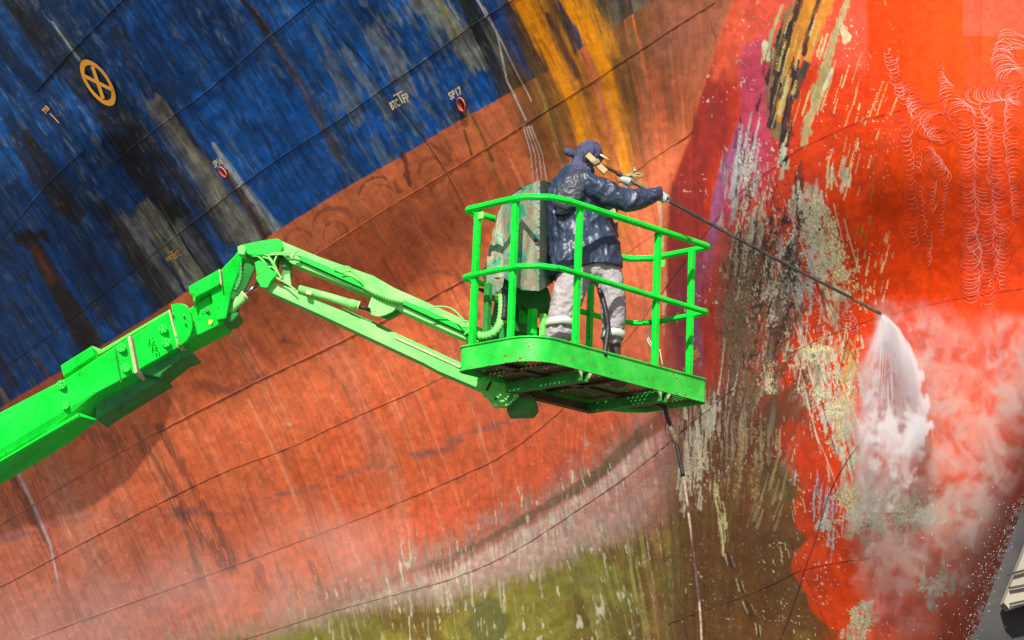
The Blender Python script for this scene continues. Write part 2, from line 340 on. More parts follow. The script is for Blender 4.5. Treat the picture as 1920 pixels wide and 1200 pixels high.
# --- blue topside
if True:
    keep = col.copy()
    col[:] = C3(.003, .088, .36)
    big = fbm(u*.010, v*.004+3, 4, 61)
    lay(C3(.003, .034, .13), sm(.42, .66, big)*.85)
    lay(C3(.004, .016, .05), sm(520, 0, px)*sm(620, 100, py)*.75)
    lay(C3(.004, .12, .45), sm(.5, .66, fbm(u*.02, v*.006, 4, 63))*.6)
    w1 = fbm(u*.10, v*.030, 5, 67); w2 = fbm(u*.035, v*.010, 4, 71)
    lay(C3(.11, .17, .24), sm(.54, .76, w1)*sm(.45, .65, w2)*.6)
    lay(C3(.16, .20, .22), sm(.60, .78, fbm(u*.2, v*.05, 4, 73))*sm(.48, .62, w2)*.5)
    lay(C3(.13, .18, .22), sm(.50, .66, w1)*sm(560, 760, px)*sm(980, 800, px)*.7)
    K = (.30, .29, .19); D = (.016, .013, .010); B = (.05, .03, .018); G = (.20, .22, .22)
    sk([(20, 0), (110, 110), (230, 260), (330, 410), (420, 540)], 26, 34, D, .85, 1)
    sk([(110, 60), (210, 190), (330, 330), (430, 450)], 12, 20, (.03, .03, .025), .8, 2)
    sk([(215, 60), (300, 190), (380, 300)], 14, 22, D, .7, 3)
    sk([(290, 200), (360, 300), (430, 400), (480, 460)], 22, 46, (.22, .20, .15), .75, 4, rag=.9)
    sk([(330, 240), (400, 350), (470, 450)], 8, 22, K, .7, 5, rag=1.)
    sk([(400, 270), (440, 330), (520, 440)], 5, 17, (.42, .46, .44), .85, 6, rag=.5, soft=.6)
    sk([(425, 322), (455, 370), (500, 440)], 7, 15, (.075, .035, .02), .9, 7, rag=.4)
    sk([(230, 420), (270, 480), (330, 560)], 26, 34, (.24, .24, .19), .75, 8, rag=1.1)
    sk([(270, 400), (330, 480), (370, 530)], 24, 26, (.30, .29, .17), .8, 9, rag=1.2)
    sk([(190, 380), (250, 470), (300, 540), (330, 590)], 14, 24, D, .8, 10)
    sk([(340, 420), (390, 500), (420, 540)], 14, 18, (.10, .11, .12), .8, 11)
    sk([(50, 250), (90, 320), (140, 400)], 12, 24, (.02, .012, .008), .9, 12)
    sk([(20, 250), (60, 320), (110, 390)], 8, 18, (.03, .02, .015), .85, 13)
    sk([(40, 445), (85, 440)], 20, 16, (.018, .01, .008), .95, 14, rag=1.2)
    sk([(65, 455), (110, 540), (165, 640)], 17, 30, (.035, .018, .010), .95, 15, rag=.5)
    sk([(65, 465), (98, 525)], 12, 12, (.15, .045, .02), .9, 16, rag=.5)
    sk([(70, 672), (95, 715)], 5, 9, (.14, .05, .02), .8, 17); sk([(0, 670), (25, 720)], 7, 12, (.05, .03, .02), .8, 18); sk([(0, 730), (20, 770)], 4, 9, (.35, .22, .08), .8, 19)
    sk([(98, 40), (150, 112)], 2, 3, (.35, .42, .5), .8, 20); sk([(470, 10), (520, 90), (560, 150), (640, 290)], 7, 16, (.10, .075, .05), .65, 21, rag=.9)
    sk([(455, 0), (500, 60)], 6, 8, (.02, .015, .01), .8, 22); sk([(590, 50), (640, 150), (670, 220)], 6, 16, (.24, .26, .20), .5, 23, rag=1.2)
    sk([(700, 60), (740, 120), (760, 170)], 22, 20, (.25, .27, .24), .6, 24, rag=1.3); sk([(650, 100), (690, 160), (730, 210)], 16, 12, (.22, .25, .24), .6, 25, rag=1.3)
    sk([(800, 0), (850, 60), (890, 120)], 34, 26, (.24, .25, .19), .8, 26, rag=1.2); sk([(820, 0), (860, 60)], 12, 14, (.34, .32, .12), .7, 27, rag=1.2)
    sk([(870, -10), (910, 70), (960, 170)], 17, 34, (.022, .024, .012), .92, 28, rag=.5); sk([(905, 40), (955, 130)], 7, 12, (.14, .14, .11), .6, 29, rag=.9)
    sk([(640, 60), (700, 150), (760, 240)], 6, 10, (.03, .05, .08), .5, 30)
    sk([(860, 200), (850, 215), (880, 230)], 13, 12, (.03, .04, .02), .7, 33, rag=.4)
    fs = fbm(u*.13, v*.02, 5, 661, .62); fp = fbm(px*.05, py*.05, 5, 663, .6)
    col *= (.74+.5*sm(.28, .72, fs))[..., None]*(.78+.42*sm(.3, .7, fp))[..., None]
    lay(C3(.012, .014, .022), sm(.56, .66, fbm(u*.05, v*.012, 5, 665, .6))*sm(.40, .60, fp)*sm(900, 200, px)*.7)
    lay(C3(.17, .20, .22), sm(.60, .70, fbm(u*.24, v*.05, 4, 667, .6))*sm(.48, .62, fp)*.35)
    bl = col.copy(); col = keep; a = blue[..., None]; col = col*(1-a)+bl*a
# --- rust band at top centre crosses the waterline
rz = sm(905, 985, px-py*.10+wob*20)*sm(1330, 1180, px-py*.1)*sm(470, 120, py-60)*(1-bulbm)
rs = fbm(u*.06, v*.004, 5, 81)
lay(C3(.14, .065, .018), rz*sm(.35, .55, rs)*.9); lay(C3(.24, .10, .02), rz*sm(.5, .64, fbm(u*.09, v*.005, 4, 83))*.8)
lay(C3(.09, .06, .02), rz*blue*.55); lay(C3(.16, .14, .09), rz*blue*sm(1090, 1190, px)*sm(.4, .6, rs)*.8)
OR = (.95, .32, .004)
sk([(985, -20), (1045, 90), (1085, 200), (1110, 300)], 44, 26, (.72, .27, .012), .8, 400, rag=1.0, soft=.9)
sk([(1080, -20), (1130, 90), (1160, 200), (1180, 320)], 44, 26, (.62, .24, .012), .8, 401, rag=1.0, soft=.9)
sk([(1100, 200), (1140, 320), (1165, 430)], 34, 24, (.72, .24, .02), .6, 402, rag=1.0, soft=.9)
sk([(1020, 180), (1060, 280), (1090, 380)], 30, 24, (.40, .15, .03), .55, 403, rag=1.0, soft=.9)
sk([(965, -20), (1010, 60), (1050, 140), (1075, 200), (1092, 275)], 23, 10, OR, 1.2, 40, rag=.6, soft=.5)
sk([(1050, -20), (1100, 50), (1135, 130), (1150, 200), (1168, 290), (1170, 330)], 19, 10, OR, 1.2, 41, rag=.6, soft=.5)
sk([(1075, -20), (1120, 45), (1140, 90)], 20, 10, (.70, .27, .015), .8, 42, rag=.8); sk([(1085, 110), (1120, 200), (1140, 290)], 8, 6, (.6, .2, .01), .7, 43, rag=.8)
sk([(1030, 30), (1060, 100), (1080, 140)], 9, 10, (.10, .045, .03), .8, 44); sk([(1010, 150), (1040, 230), (1060, 300)], 14, 14, (.13, .07, .02), .75, 45)
sk([(1003, 150), (1020, 190), (1045, 270)], 5, 4, (.40, .24, .06), .7, 46, rag=.6); sk([(1160, 120), (1190, 220), (1200, 320)], 16, 20, (.17, .075, .025), .6, 47, rag=1)
sk([(1180, 60), (1215, 180), (1225, 300)], 9, 9, (.24, .13, .06), .5, 48, rag=1); sk([(1130, 330), (1160, 420), (1170, 470)], 20, 30, (.36, .11, .03), .5, 49, rag=1)
sk([(872, 208), (900, 255), (932, 330), (945, 370)], 6, 5, (.50, .19, .035), .85, 50, rag=.5); sk([(885, 218), (925, 300)], 3, 4, (.25, .07, .02), .8, 51); sk([(870, 245), (885, 290)], 3, 3, (.08, .03, .02), .8, 52)
sk([(895, 0), (930, 60), (950, 150), (985, 225)], 2.6, 1.8, (.55, .55, .5), .8, 53, rag=.4); sk([(908, 15), (950, 100), (995, 190)], 2, 1.4, (.6, .5, .45), .8, 54)
for k in range(4): sk([(981+k*5, 236), (996+k*7, 290), (1002+k*8, 345)], 1.6, .9, (.72, .55, .5), .8, 55+k, rag=.3)
lay(C3(.36, .13, .07), (1-bulbm)*sm(1180, 1260, px)*sm(230, 60, py)*.7)
lay(C3(.88, .20, .08), (1-bulbm)*sm(1150, 1250, px+wob*60)*sm(180, 330, py)*sm(1, .0, blue)*.75)
r9 = np.random.default_rng(91)
for k in range(170):
    x0 = r9.uniform(-10, 1150); y0 = np.interp(x0, [0, 540, 1225], [780, 430, 20])+r9.uniform(20, 520)*np.interp(x0, [0, 300, 1150], [.7, 1, 1.3]); L_ = r9.uniform(60, 300); g = lean(np.array([x0]), np.array([y0]))[0]
    light = r9.random() < .5; c = (np.array([.92, .36, .2]) if light else np.array([.34, .09, .04]))*r9.uniform(.8, 1.1); w = r9.uniform(.8, 4.5)
    sk([(x0, y0), (x0+g*L_*.5, y0+L_*.5), (x0+g*L_*.93, y0+L_)], w, w*r9.uniform(.3, 1.5), c, r9.uniform(.18, .42), 700+k, rag=.8, soft=.8)
# dark rubbed arcs
def arc(cx_, cy_, rx, ry, a0, a1, w, c, al, seed, rot=0):
    a = np.linspace(R_(a0), R_(a1), 14); X = rx*np.cos(a); Y_ = -ry*np.sin(a); cr, sr = math.cos(R_(rot)), math.sin(R_(rot))
    sk(list(zip(cx_+X*cr-Y_*sr, cy_+X*sr+Y_*cr)), w*1.2, w*.5, c, al*.8, seed, rag=1.5, ragf=(.12, .10), soft=.8)
DK = (.12, .035, .03)
arc(712, 372, 40, 40, 20, 190, 4, DK, .8, 60); arc(716, 380, 32, 34, 40, 170, 2, DK, .6, 61); arc(800, 315, 42, 46, 15, 120, 7, DK, .55, 62); arc(810, 325, 24, 30, 30, 200, 6, DK, .6, 63)
arc(625, 425, 40, 35, 30, 190, 6, DK, .6, 64); arc(630, 440, 24, 24, 10, 210, 4, DK, .55, 65); arc(790, 290, 55, 45, 0, 100, 3, DK, .6, 66); sk([(755, 290), (762, 310), (768, 345)], 7, 5, DK, .75, 67, rag=1.2)
arc(560, 450, 26, 20, 20, 200, 6, DK, .45, 68); sk([(530, 640), (560, 645)], 9, 10, DK, .4, 69, rag=1.3); sk([(370, 720), (430, 735), (500, 700)], 12, 8, (.2, .06, .04), .5, 70, rag=1.2)
sk([(860, 520), (900, 590)], 10, 10, DK, .35, 71, rag=1.4); sk([(800, 600), (850, 640), (870, 690)], 12, 12, DK, .35, 72, rag=1.4); arc(820, 560, 60, 50, 60, 140, 3, DK, .4, 73)
# dark ragged runs, lower left
for k, (p, w0, w1, al) in enumerate([([(250, 800), (300, 880), (345, 960)], 6, 14, .7), ([(300, 800), (355, 900), (372, 950)], 7, 8, .75), ([(335, 955), (380, 1010), (430, 1060)], 6, 12, .8), ([(380, 940), (410, 1000), (438, 1052)], 5, 10, .85),
        ([(345, 980), (370, 1060), (378, 1095)], 4, 8, .7), ([(460, 1020), (480, 1060), (490, 1100)], 3, 9, .6), ([(492, 1060), (500, 1100), (512, 1115)], 2, 8, .6), ([(520, 1060), (530, 1110)], 2, 7, .5), ([(580, 1050), (592, 1085), (602, 1112)], 3, 12, .8), ([(548, 1070), (560, 1115)], 3, 10, .6),
        ([(20, 890), (50, 950), (80, 1010)], 10, 6, .8), ([(0, 900), (30, 990)], 6, 8, .4), ([(620, 690), (690, 800), (700, 860)], 5, 8, .3), ([(160, 800), (220, 830)], 20, 14, .5)]):
    sk(p, w0*1.1, w1*1.2, (.17, .05, .03), al*.8, 120+k, rag=2.2, ragf=(.35, .05), soft=.5)
sk([(30, 880), (60, 940), (95, 1020), (110, 1100)], 5, 2, (.62, .55, .55), .85, 140, rag=.5); sk([(45, 880), (80, 950), (95, 980)], 2, 2, (.7, .2, .1), .8, 141)
# --- growth line and weed at the foot of the side plating
gl = pl(px, [(-600, 1400), (0, 1290), (300, 1225), (500, 1175), (640, 1120), (740, 1083), (850, 1045), (930, 1000), (1000, 965), (1060, 925), (1130, 880), (1180, 835), (1250, 775), (1320, 700), (1400, 600)])
side = 1-sm(1270, 1350, px+wob*80)
dg = py-gl+wob*14
sp = fbm(u*.30, v*.035, 4, 151); g0 = fbm(px*.05, py*.05, 4, 153)
lay(C3(.36, .20, .14), side*sm(-75, 0, dg+(sp-.5)*110)*sm(420, 640, px)*.7)
lay(C3(.50, .33, .26), side*sm(-50, 10, dg+(sp-.5)*120)*sm(.48, .62, sp)*.6)
gw = pl(px, [(560, 3), (800, 8), (1000, 14), (1200, 30), (1300, 40)])
lay(C3(.19, .12, .055), side*sm(-4, 3, dg+gw*.5+(sp-.5)*16)*sm(4, -4, dg-gw*.6+(g0-.5)*14)*sm(600, 950, px)*(.55+.5*b1))
lay(C3(.66, .38, .29), side*sm(12, 24, dg+(sp-.5)*16)*sm(190, 110, dg)*.9)
lay(C3(.78, .66, .52), side*sm(14, 26, dg)*sm(130, 60, dg)*sm(.52, .66, sp)*.75)
lay(C3(.52, .12, .06), side*sm(40, 60, dg)*sm(120, 80, dg)*sm(.5, .7, b1)*.5)
ol = pl(px, [(-600, 1500), (100, 1300), (300, 1235), (470, 1195), (640, 1150), (850, 1118), (1000, 1075), (1140, 1020), (1230, 985), (1290, 955), (1345, 915), (1420, 900), (1480, 860)])
dz = py-ol+wob*20+(sp-.5)*60; weed = sm(-10, 26, dz)*sm(1490, 1400, px+wob*90)
g1 = fbm(px*.010, py*.012, 5, 161); g2 = fbm(u*.09, v*.012, 4, 163)
lay(C3(.30, .27, .14), side*sm(-50, 0, dz)*.5)
gr = np.stack([  .155+.09*g2, .095+.07*g2, .016+0*g2], -1); a = weed[..., None]*.97; col[:] = col*(1-a)+gr*a
lay(C3(.32, .29, .04), weed*sm(.47, .62, g1)*.7); lay(C3(.40, .37, .10), weed*sm(.52, .66, g2)*sm(1000, 1250, px)*sm(1360, 1300, px)*.85); lay(C3(.34, .38, .07), weed*sm(120, 30, np.hypot((px-1310)/1., (py-1010)/1.6))*sm(.35, .6, g2)*.8)
lay(C3(.10, .11, .04), weed*sm(.55, .7, fbm(px*.012, py*.012, 4, 167))*sm(700, 850, px)*sm(1200, 1000, px)*.6)
lay(C3(.50, .46, .24), weed*sm(.68, .78, fbm(u*.16, v*.035, 4, 171))*.65)
lay(C3(.7, .64, .42), side*sm(-120, -20, dg)*sm(.73, .78, fbm(u*.12, v*.035, 3, 173))*sm(500, 640, px)*.9)
for k in range(30):
    x0 = rng.uniform(600, 1260); y0 = np.interp(x0, [600, 1260], [1130, 850])+rng.uniform(0, 120); L_ = rng.uniform(15, 70)
    sk([(x0, y0), (x0+L_*.06, y0+L_)], rng.uniform(1, 2.6), rng.uniform(1.2, 3.2), (.66, .60, .42), rng.uniform(.35, .75), 180+k, rag=.9, ragf=(.3, .06))
for x0 in (1068, 1079, 1090, 1102): sk([(x0-4, 775), (x0-12, 900), (x0-18, 1010)], .9, .9, (.75, .35, .25), .5, 230)
# --- bulb
bc = np.zeros_like(col); keep = col.copy(); col = bc
col[:] = C3(.60, .043, .001)
lay(C3(.54, .036, .001), sm(.45, .65, fbm(px*.005, py*.006, 5, 201))*.35)
lay(C3(.66, .066, .003), sm(1650, 1760, px)*sm(700, 300, py)*sm(.40, .60, fbm(px*.006, py*.004, 4, 203))*.5)
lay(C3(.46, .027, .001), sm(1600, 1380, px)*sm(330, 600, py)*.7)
lay(C3(.30, .12, .09), sm(.66, .78, fbm(px*.02, py*.012, 5, 207))*.12)
lay(C3(.76, .10, .05), sm(1375, 1400, px)*sm(1632, 1620, px+wob*8)*sm(140, 120, py+wob*20+(px-1600)*-.1)*.85)
lay(C3(.76, .10, .05), sm(1550, 1600, px)*sm(1625, 1618, px)*sm(200, 60, py)*.5)
lay(C3(.78, .10, .06), sm(1803, 1807, px)*sm(70, 66, py+(px-1800)*.0)*.85)
lay(C3(.76, .07, .03), sm(1803, 1809, px)*sm(.4, .6, b1)*.3)
lay(C3(.86, .13, .05), sm(1270, 1300, px)*sm(1420, 1380, px)*sm(190, 130, py+(px-1350)*.6)*.7)
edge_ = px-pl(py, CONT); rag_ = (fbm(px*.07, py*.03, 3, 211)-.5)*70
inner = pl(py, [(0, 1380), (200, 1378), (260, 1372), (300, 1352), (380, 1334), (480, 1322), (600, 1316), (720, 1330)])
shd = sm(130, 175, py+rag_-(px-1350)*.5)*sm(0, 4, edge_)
lay(C3(.34, .026, .014), shd*sm(10, -14, px-inner+6+wob*16)*.9)  # dark red painted in as shade on the bulb's left flank
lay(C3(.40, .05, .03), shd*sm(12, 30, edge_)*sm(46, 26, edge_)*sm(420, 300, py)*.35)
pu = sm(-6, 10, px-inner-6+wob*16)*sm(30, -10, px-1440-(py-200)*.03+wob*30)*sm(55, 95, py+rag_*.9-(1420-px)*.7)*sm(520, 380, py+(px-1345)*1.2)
lay(C3(.48, .055, .12), pu*.75)  # purple of the sky-lit shade, painted on here and in the bands below
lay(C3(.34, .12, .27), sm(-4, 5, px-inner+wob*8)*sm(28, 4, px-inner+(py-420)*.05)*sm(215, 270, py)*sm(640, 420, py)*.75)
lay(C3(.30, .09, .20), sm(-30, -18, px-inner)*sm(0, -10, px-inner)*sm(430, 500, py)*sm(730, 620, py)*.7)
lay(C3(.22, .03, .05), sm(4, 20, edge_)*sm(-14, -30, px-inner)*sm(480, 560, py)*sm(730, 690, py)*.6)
lay(C3(.68, .045, .006), sm(1430, 1560, px)*sm(850, 560, py)*.3)
# mottled grey-brown slime left of the clean field
zr = sm(1340, 1375, px+wob*70)*sm(1640, 1450, px+(py-600)*-.22+wob*120+0)*sm(330, 520, py)
mx_ = fbm(u*.09, v*.014, 5, 221); mg = fbm(px*.35, py*.25, 3, 223)
lay(C3(.13, .075, .04), sm(1335, 1370, px)*sm(1450, 1400, px+wob*60)*sm(420, 500, py)*sm(.40, .52, mx_)*.93)
lay(C3(.34, .27, .17), sm(1335, 1370, px)*sm(1460, 1400, px+wob*60)*sm(430, 520, py)*sm(.5, .60, fbm(px*.3, py*.14, 4, 225))*sm(.42, .6, fbm(u*.04, v*.008, 3, 227))*.75)
low = sm(680, 800, py+wob*60)*sm(1225, 1280, px+wob*50)*sm(1520, 1440, px-sm(800, 1200, py)*70+wob*50)
lay(C3(.13, .022, .005), low*.93); lay(C3(.10, .05, .015), low*sm(.46, .6, mx_)*.7); lay(C3(.42, .34, .20), low*sm(.55, .66, fbm(u*.14, v*.02, 4, 231))*sm(1150, 850, py)*.85)
lay(C3(.085, .036, .005), low*sm(900, 1050, py)*.9); lay(C3(.20, .17, .02), low*sm(.56, .7, fbm(u*.05, v*.01, 4, 233))*sm(850, 900, py)*.7)
lay(C3(.26, .19, .03), low*sm(.45, .62, fbm(u*.05, v*.008, 5, 651))*sm(820, 950, py)*sm(1420, 1330, px)*.6)
lay(C3(.045, .022, .006), low*sm(.5, .64, fbm(px*.012, py*.006, 4, 653))*sm(820, 900, py)*.7)
lay(C3(.40, .30, .10), low*sm(.64, .74, fbm(px*.35, py*.2, 4, 655))*sm(.45, .6, g2)*.6)
# cleaned scallops against the brown
cl = np.zeros_like(px)
for x0, y0, rx, ry in [(1560, 960, 76, 62), (1575, 1060, 88, 70), (1615, 1120, 96, 66), (1690, 1210, 120, 80), (1720, 1000, 200, 190), (1580, 870, 70, 70)]:
    cl = np.maximum(cl, sm(1.03, .97, np.hypot((px-x0)/rx, (py-y0)/ry)+wob*.14+(fbm(px*.07, py*.05, 3, 657)-.5)*.12))
brn = sm(1500, 1420, px-sm(850, 1200, py)*150+wob*70)*sm(800, 900, py)
lay(C3(.16, .06, .010), brn*(1-cl)*.6); lay(C3(.60, .045, .001), cl*sm(880, 930, py)*.9); lay(C3(.34, .025, .004), cl*sm(880, 930, py)*sm(.48, .62, fbm(px*.02, py*.012, 5, 659))*.5)
dots = sm(.86, .90, vn(px*.30, py*.22, 241))*sm(.5, .7, fbm(px*.02, py*.02, 2, 243)); lay(C3(.75, .66, .5), dots*sm(1250, 1300, px)*sm(1720,1600,px)*.7)
def clump(x0, y0, rx, ry, n, c, wr=(1.2, 4), lr=(14, 60), al=.95, ln=None, seed=0):
    r = np.random.default_rng(seed)
    for k in range(n):
        x = x0+r.normal()*rx*.5; y = y0+r.normal()*ry*.5; L_ = r.uniform(*lr); g = lean(np.array([x]), np.array([y]))[0] if ln is None else ln; w = r.uniform(*wr); cc = np.array(c)*r.uniform(.75, 1.2)
        sk([(x-g*L_/2, y-L_/2), (x+g*L_/2, y+L_/2)], w*.5, w, cc, al*r.uniform(.6, 1), 300+k+seed*50, rag=1.1, ragf=(.5, .25), soft=.25)
CR = (.56, .53, .36); GRY = (.44, .47, .46); DB = (.035, .02, .02)
# the long scar at the top of the bulb
for k, (p, w0, w1, c) in enumerate([([(1490, 20), (1462, 110), (1450, 200), (1465, 250)], 20, 20, (.20, .15, .06)), ([(1520, -10), (1500, 60), (1475, 140), (1462, 210)], 26, 18, (.55, .22, .02)), ([(1555, -10), (1535, 50), (1515, 110)], 14, 8, (.6, .25, .03)),
      ([(1505, -10), (1478, 70), (1462, 140)], 6, 7, DB), ([(1535, 0), (1520, 50), (1508, 100)], 4, 6, DB), ([(1460, 140), (1448, 190), (1446, 235)], 10, 8, DB), ([(1492, 130), (1480, 180), (1470, 230), (1468, 290)], 8, 6, DB), ([(1512, 120), (1498, 150), (1490, 180)], 8, 6, (.06, .05, .03)),
      ([(1590, -5), (1572, 50), (1555, 100), (1540, 160), (1520, 220), (1508, 270)], 6, 9, (.42, .36, .16)), ([(1580, 55), (1588, 75)], 8, 8, (.6, .56, .34)), ([(1548, 130), (1530, 180)], 12, 14, (.33, .24, .09)), ([(1560, 130), (1545, 165)], 4, 5, CR),
      ([(1466, 10), (1450, 60), (1440, 110)], 3, 6, (.4, .35, .18)), ([(1437, 82), (1440, 110)], 6, 5, (.6, .56, .34)), ([(1475, 150), (1460, 210)], 5, 5, (.5, .42, .2))]):
    sk(p, w0, w1, c, .95, 260+k, rag=1.0, ragf=(.30, .06), soft=.25)
clump(1480, 110, 40, 130, 22, (.62, .5, .16), (1, 3), (20, 60), seed=1, ln=-.28); clump(1545, 130, 36, 110, 14, (.5, .45, .2), (1, 3.5), (20, 60), seed=2, ln=-.3); clump(1470, 130, 34, 120, 14, DB, (1.5, 4), (20, 60), seed=3, ln=-.25)
clump(1470, 280, 16, 50, 12, DB, (3, 7), (20, 50), seed=4, ln=.0); clump(1475, 295, 14, 30, 8, CR, (2, 6), (10, 30), seed=5)
clump(1400, 280, 30, 70, 16, GRY, (1.5, 4), (30, 80), seed=6, ln=-.18); clump(1380, 340, 30, 60, 16, (.36, .36, .34), (1.5, 5), (30, 70), seed=7, ln=-.1); clump(1395, 300, 20, 60, 7, DB, (2, 4), (20, 50), seed=8, ln=-.1)
clump(1500, 345, 14, 40, 7, (.07, .03, .02), (3, 8), (30, 60), seed=9, ln=.0); clump(1520, 400, 36, 45, 50, (.50, .46, .34), (3, 7), (12, 40), seed=10, ln=-.05); clump(1400, 440, 50, 80, 22, (.45, .40, .29), (2, 6), (15, 60), seed=11, ln=-.08)
clump(1465, 540, 60, 90, 34, (.44, .40, .28), (2, 6), (15, 55), seed=12, ln=-.1); clump(1540, 470, 26, 90, 44, (.55, .50, .32), (2, 6), (15, 40), seed=13, ln=.3); clump(1500, 520, 60, 80, 26, GRY, (1.5, 4), (20, 60), seed=14, ln=-.1)
clump(1430, 430, 60, 90, 18, DB, (1.5, 4), (15, 50), seed=15, ln=-.1); clump(1560, 560, 20, 60, 24, (.6, .52, .3), (2, 5), (10, 30), seed=16, ln=.3)
clump(1530, 660, 60, 22, 46, (.50, .42, .24), (2, 6), (8, 24), seed=17); clump(1540, 700, 50, 60, 40, (.45, .42, .28), (2, 6), (15, 40), seed=18, ln=.2); clump(1565, 790, 40, 80, 40, (.42, .40, .30), (1.5, 5), (15, 50), seed=19, ln=.15)
clump(1440, 690, 20, 50, 20, (.46, .42, .28), (2, 5), (10, 30), seed=20); clump(1595, 700, 16, 80, 24, (.45, .30, .10), (2, 6), (15, 40), seed=21, ln=-.25); clump(1590, 820, 24, 80, 30, (.40, .38, .26), (2, 6), (15, 40), seed=22, ln=.0)
clump(1560, 940, 36, 70, 34, (.36, .38, .40), (1, 2.6), (20, 50), seed=23, ln=-.1); clump(1540, 980, 18, 14, 6, (.55, .54, .35), (3, 6), (8, 20), seed=24); clump(1610, 950, 50, 60, 40, (.34, .30, .18), (3, 8), (10, 30), seed=25)
clump(1590, 420, 40, 60, 10, (.14, .20, .05), (1.5, 3), (14, 40), seed=26, ln=-.2); clump(1620, 520, 30, 70, 20, (.66, .55, .25), (1, 2.4), (6, 20), seed=27, ln=-.2); clump(1660, 480, 12, 60, 12, (.6, .45, .2), (1, 2), (10, 24), seed=28, ln=-.25)
clump(1600, 280, 40, 90, 26, (.62, .5, .25), (.8, 2.2), (8, 40), seed=29, ln=-.25); clump(1585, 330, 10, 20, 5, CR, (3, 5), (20, 40), seed=30, ln=-.2); clump(1555, 330, 14, 30, 8, (.6, .5, .28), (1.5, 3), (20, 40), seed=31, ln=-.1)
clump(1620, 170, 40, 70, 8, (.65, .45, .2), (.8, 1.6), (30, 70), seed=32, ln=-.35)
clump(1480, 1000, 30, 120, 10, (.5, .42, .2), (1, 2), (10, 30), seed=33, ln=.2); clump(1310, 840, 30, 60, 18, (.5, .45, .30), (2, 5), (20, 60), seed=34, ln=.05); clump(1300, 910, 30, 50, 14, (.6, .5, .36), (1.5, 4), (20, 60), seed=35, ln=-.1); clump(1420, 830, 40, 60, 18, (.32, .24, .12), (1.5, 4), (20, 60), seed=36, ln=.0)
clump(1330, 770, 20, 40, 14, (.55, .50, .34), (3, 7), (20, 40), seed=37); clump(1440, 930, 30, 60, 12, (.30, .23, .09), (1.5, 4), (30, 90), seed=38, ln=-.3); clump(1350, 960, 14, 60, 14, (.55, .5, .22), (1.5, 3), (20, 50), seed=39, ln=.15)
clump(1760, 1100, 50, 40, 12, (.40, .36, .28), (4, 9), (14, 34), seed=40); clump(1600, 1180, 30, 50, 14, (.40, .38, .26), (2, 6), (10, 30), seed=41); clump(1700, 960, 90, 60, 30, (.42, .34, .22), (3, 9), (10, 30), seed=42)
clump(1290, 590, 20, 80, 8, (.75, .4, .15), (1, 3), (6, 20), seed=43); clump(1300, 660, 8, 14, 5, (.7, .25, .05), (1.5, 3), (10, 30), seed=44)
clump(1415, 400, 60, 100, 200, (.46, .42, .30), (.6, 1.8), (4, 16), seed=50, ln=-.1); clump(1480, 600, 100, 150, 300, (.50, .46, .32), (.6, 1.9), (4, 16), seed=51, ln=-.05); clump(1540, 700, 80, 150, 220, (.55, .50, .36), (.6, 1.8), (4, 14), seed=52, ln=-.1)
clump(1390, 620, 40, 200, 260, (.26, .17, .09), (.7, 2), (6, 26), seed=53, ln=-.03)
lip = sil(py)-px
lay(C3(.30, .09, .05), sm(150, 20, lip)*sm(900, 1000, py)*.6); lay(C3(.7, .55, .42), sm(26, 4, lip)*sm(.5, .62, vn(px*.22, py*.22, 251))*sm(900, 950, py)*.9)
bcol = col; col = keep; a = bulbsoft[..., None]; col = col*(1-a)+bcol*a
for x0, y0, w in [(1362, 1005, 3), (1370, 1050, 6), (1389, 1098, 4.5), (1403, 1140, 7), (1418, 1180, 4)]:
    sk([(x0-w, y0-10), (x0+w*.6, y0+12)], w*.9, w, (.055, .03, .012), .9, int(x0), rag=.7); sk([(x0-w*1.6, y0-12), (x0-w*.6, y0+10)], 1.6, 1.2, (.55, .38, .18), .9, int(x0)+1, rag=.9); sk([(x0+w*.5, y0-8), (x0+w*1.4, y0+12)], 1.3, 1.0, (.40, .28, .14), .8, int(x0)+2, rag=.9)
# edge flecks along the knuckle
clump(1240, 420, 6, 90, 16, (.8, .6, .35), (1, 2.2), (14, 40), seed=45, ln=-.08); clump(1245, 560, 6, 70, 10, (.75, .55, .3), (1, 2), (8, 30), seed=46, ln=-.02)
# small pits, salt and dust everywhere
gr_ = fbm(u*.22, v*.03, 5, 601, .6); gl_ = fbm(px*.09, py*.09, 5, 603, .62)
col *= (1-.16*sm(.42, .70, gr_)*sm(1500, 1300, px)-.2*blue*sm(.45,.7,gr_))[..., None]*(1+.20*sm(.58, .40, gl_)-.10)[..., None]
lay(C3(.05, .03, .02), sm(.66, .74, fbm(u*.17, v*.02, 5, 605))*sm(.5, .62, gl_)*sm(1500, 1250, px)*.22)
lay(C3(.11, .05, .02), sm(1345, 1380, px)*sm(1620, 1500, px+(py-600)*.1)*sm(360, 480, py)*sm(900, 760, py)*sm(.50, .60, fbm(u*.07, v*.012, 5, 671, .6))*.75)
for k in range(60):
    x0 = r9.uniform(1350, 1600); y0 = r9.uniform(330, 820); L_ = r9.uniform(30, 150); g = r9.choice([-.12, -.2, .25, .4]); sk([(x0, y0), (x0+g*L_, y0+L_)], .9, 1.6, (.05, .03, .02) if r9.random() < .55 else (.72, .62, .42), r9.uniform(.4, .85), 900+k, rag=.9)
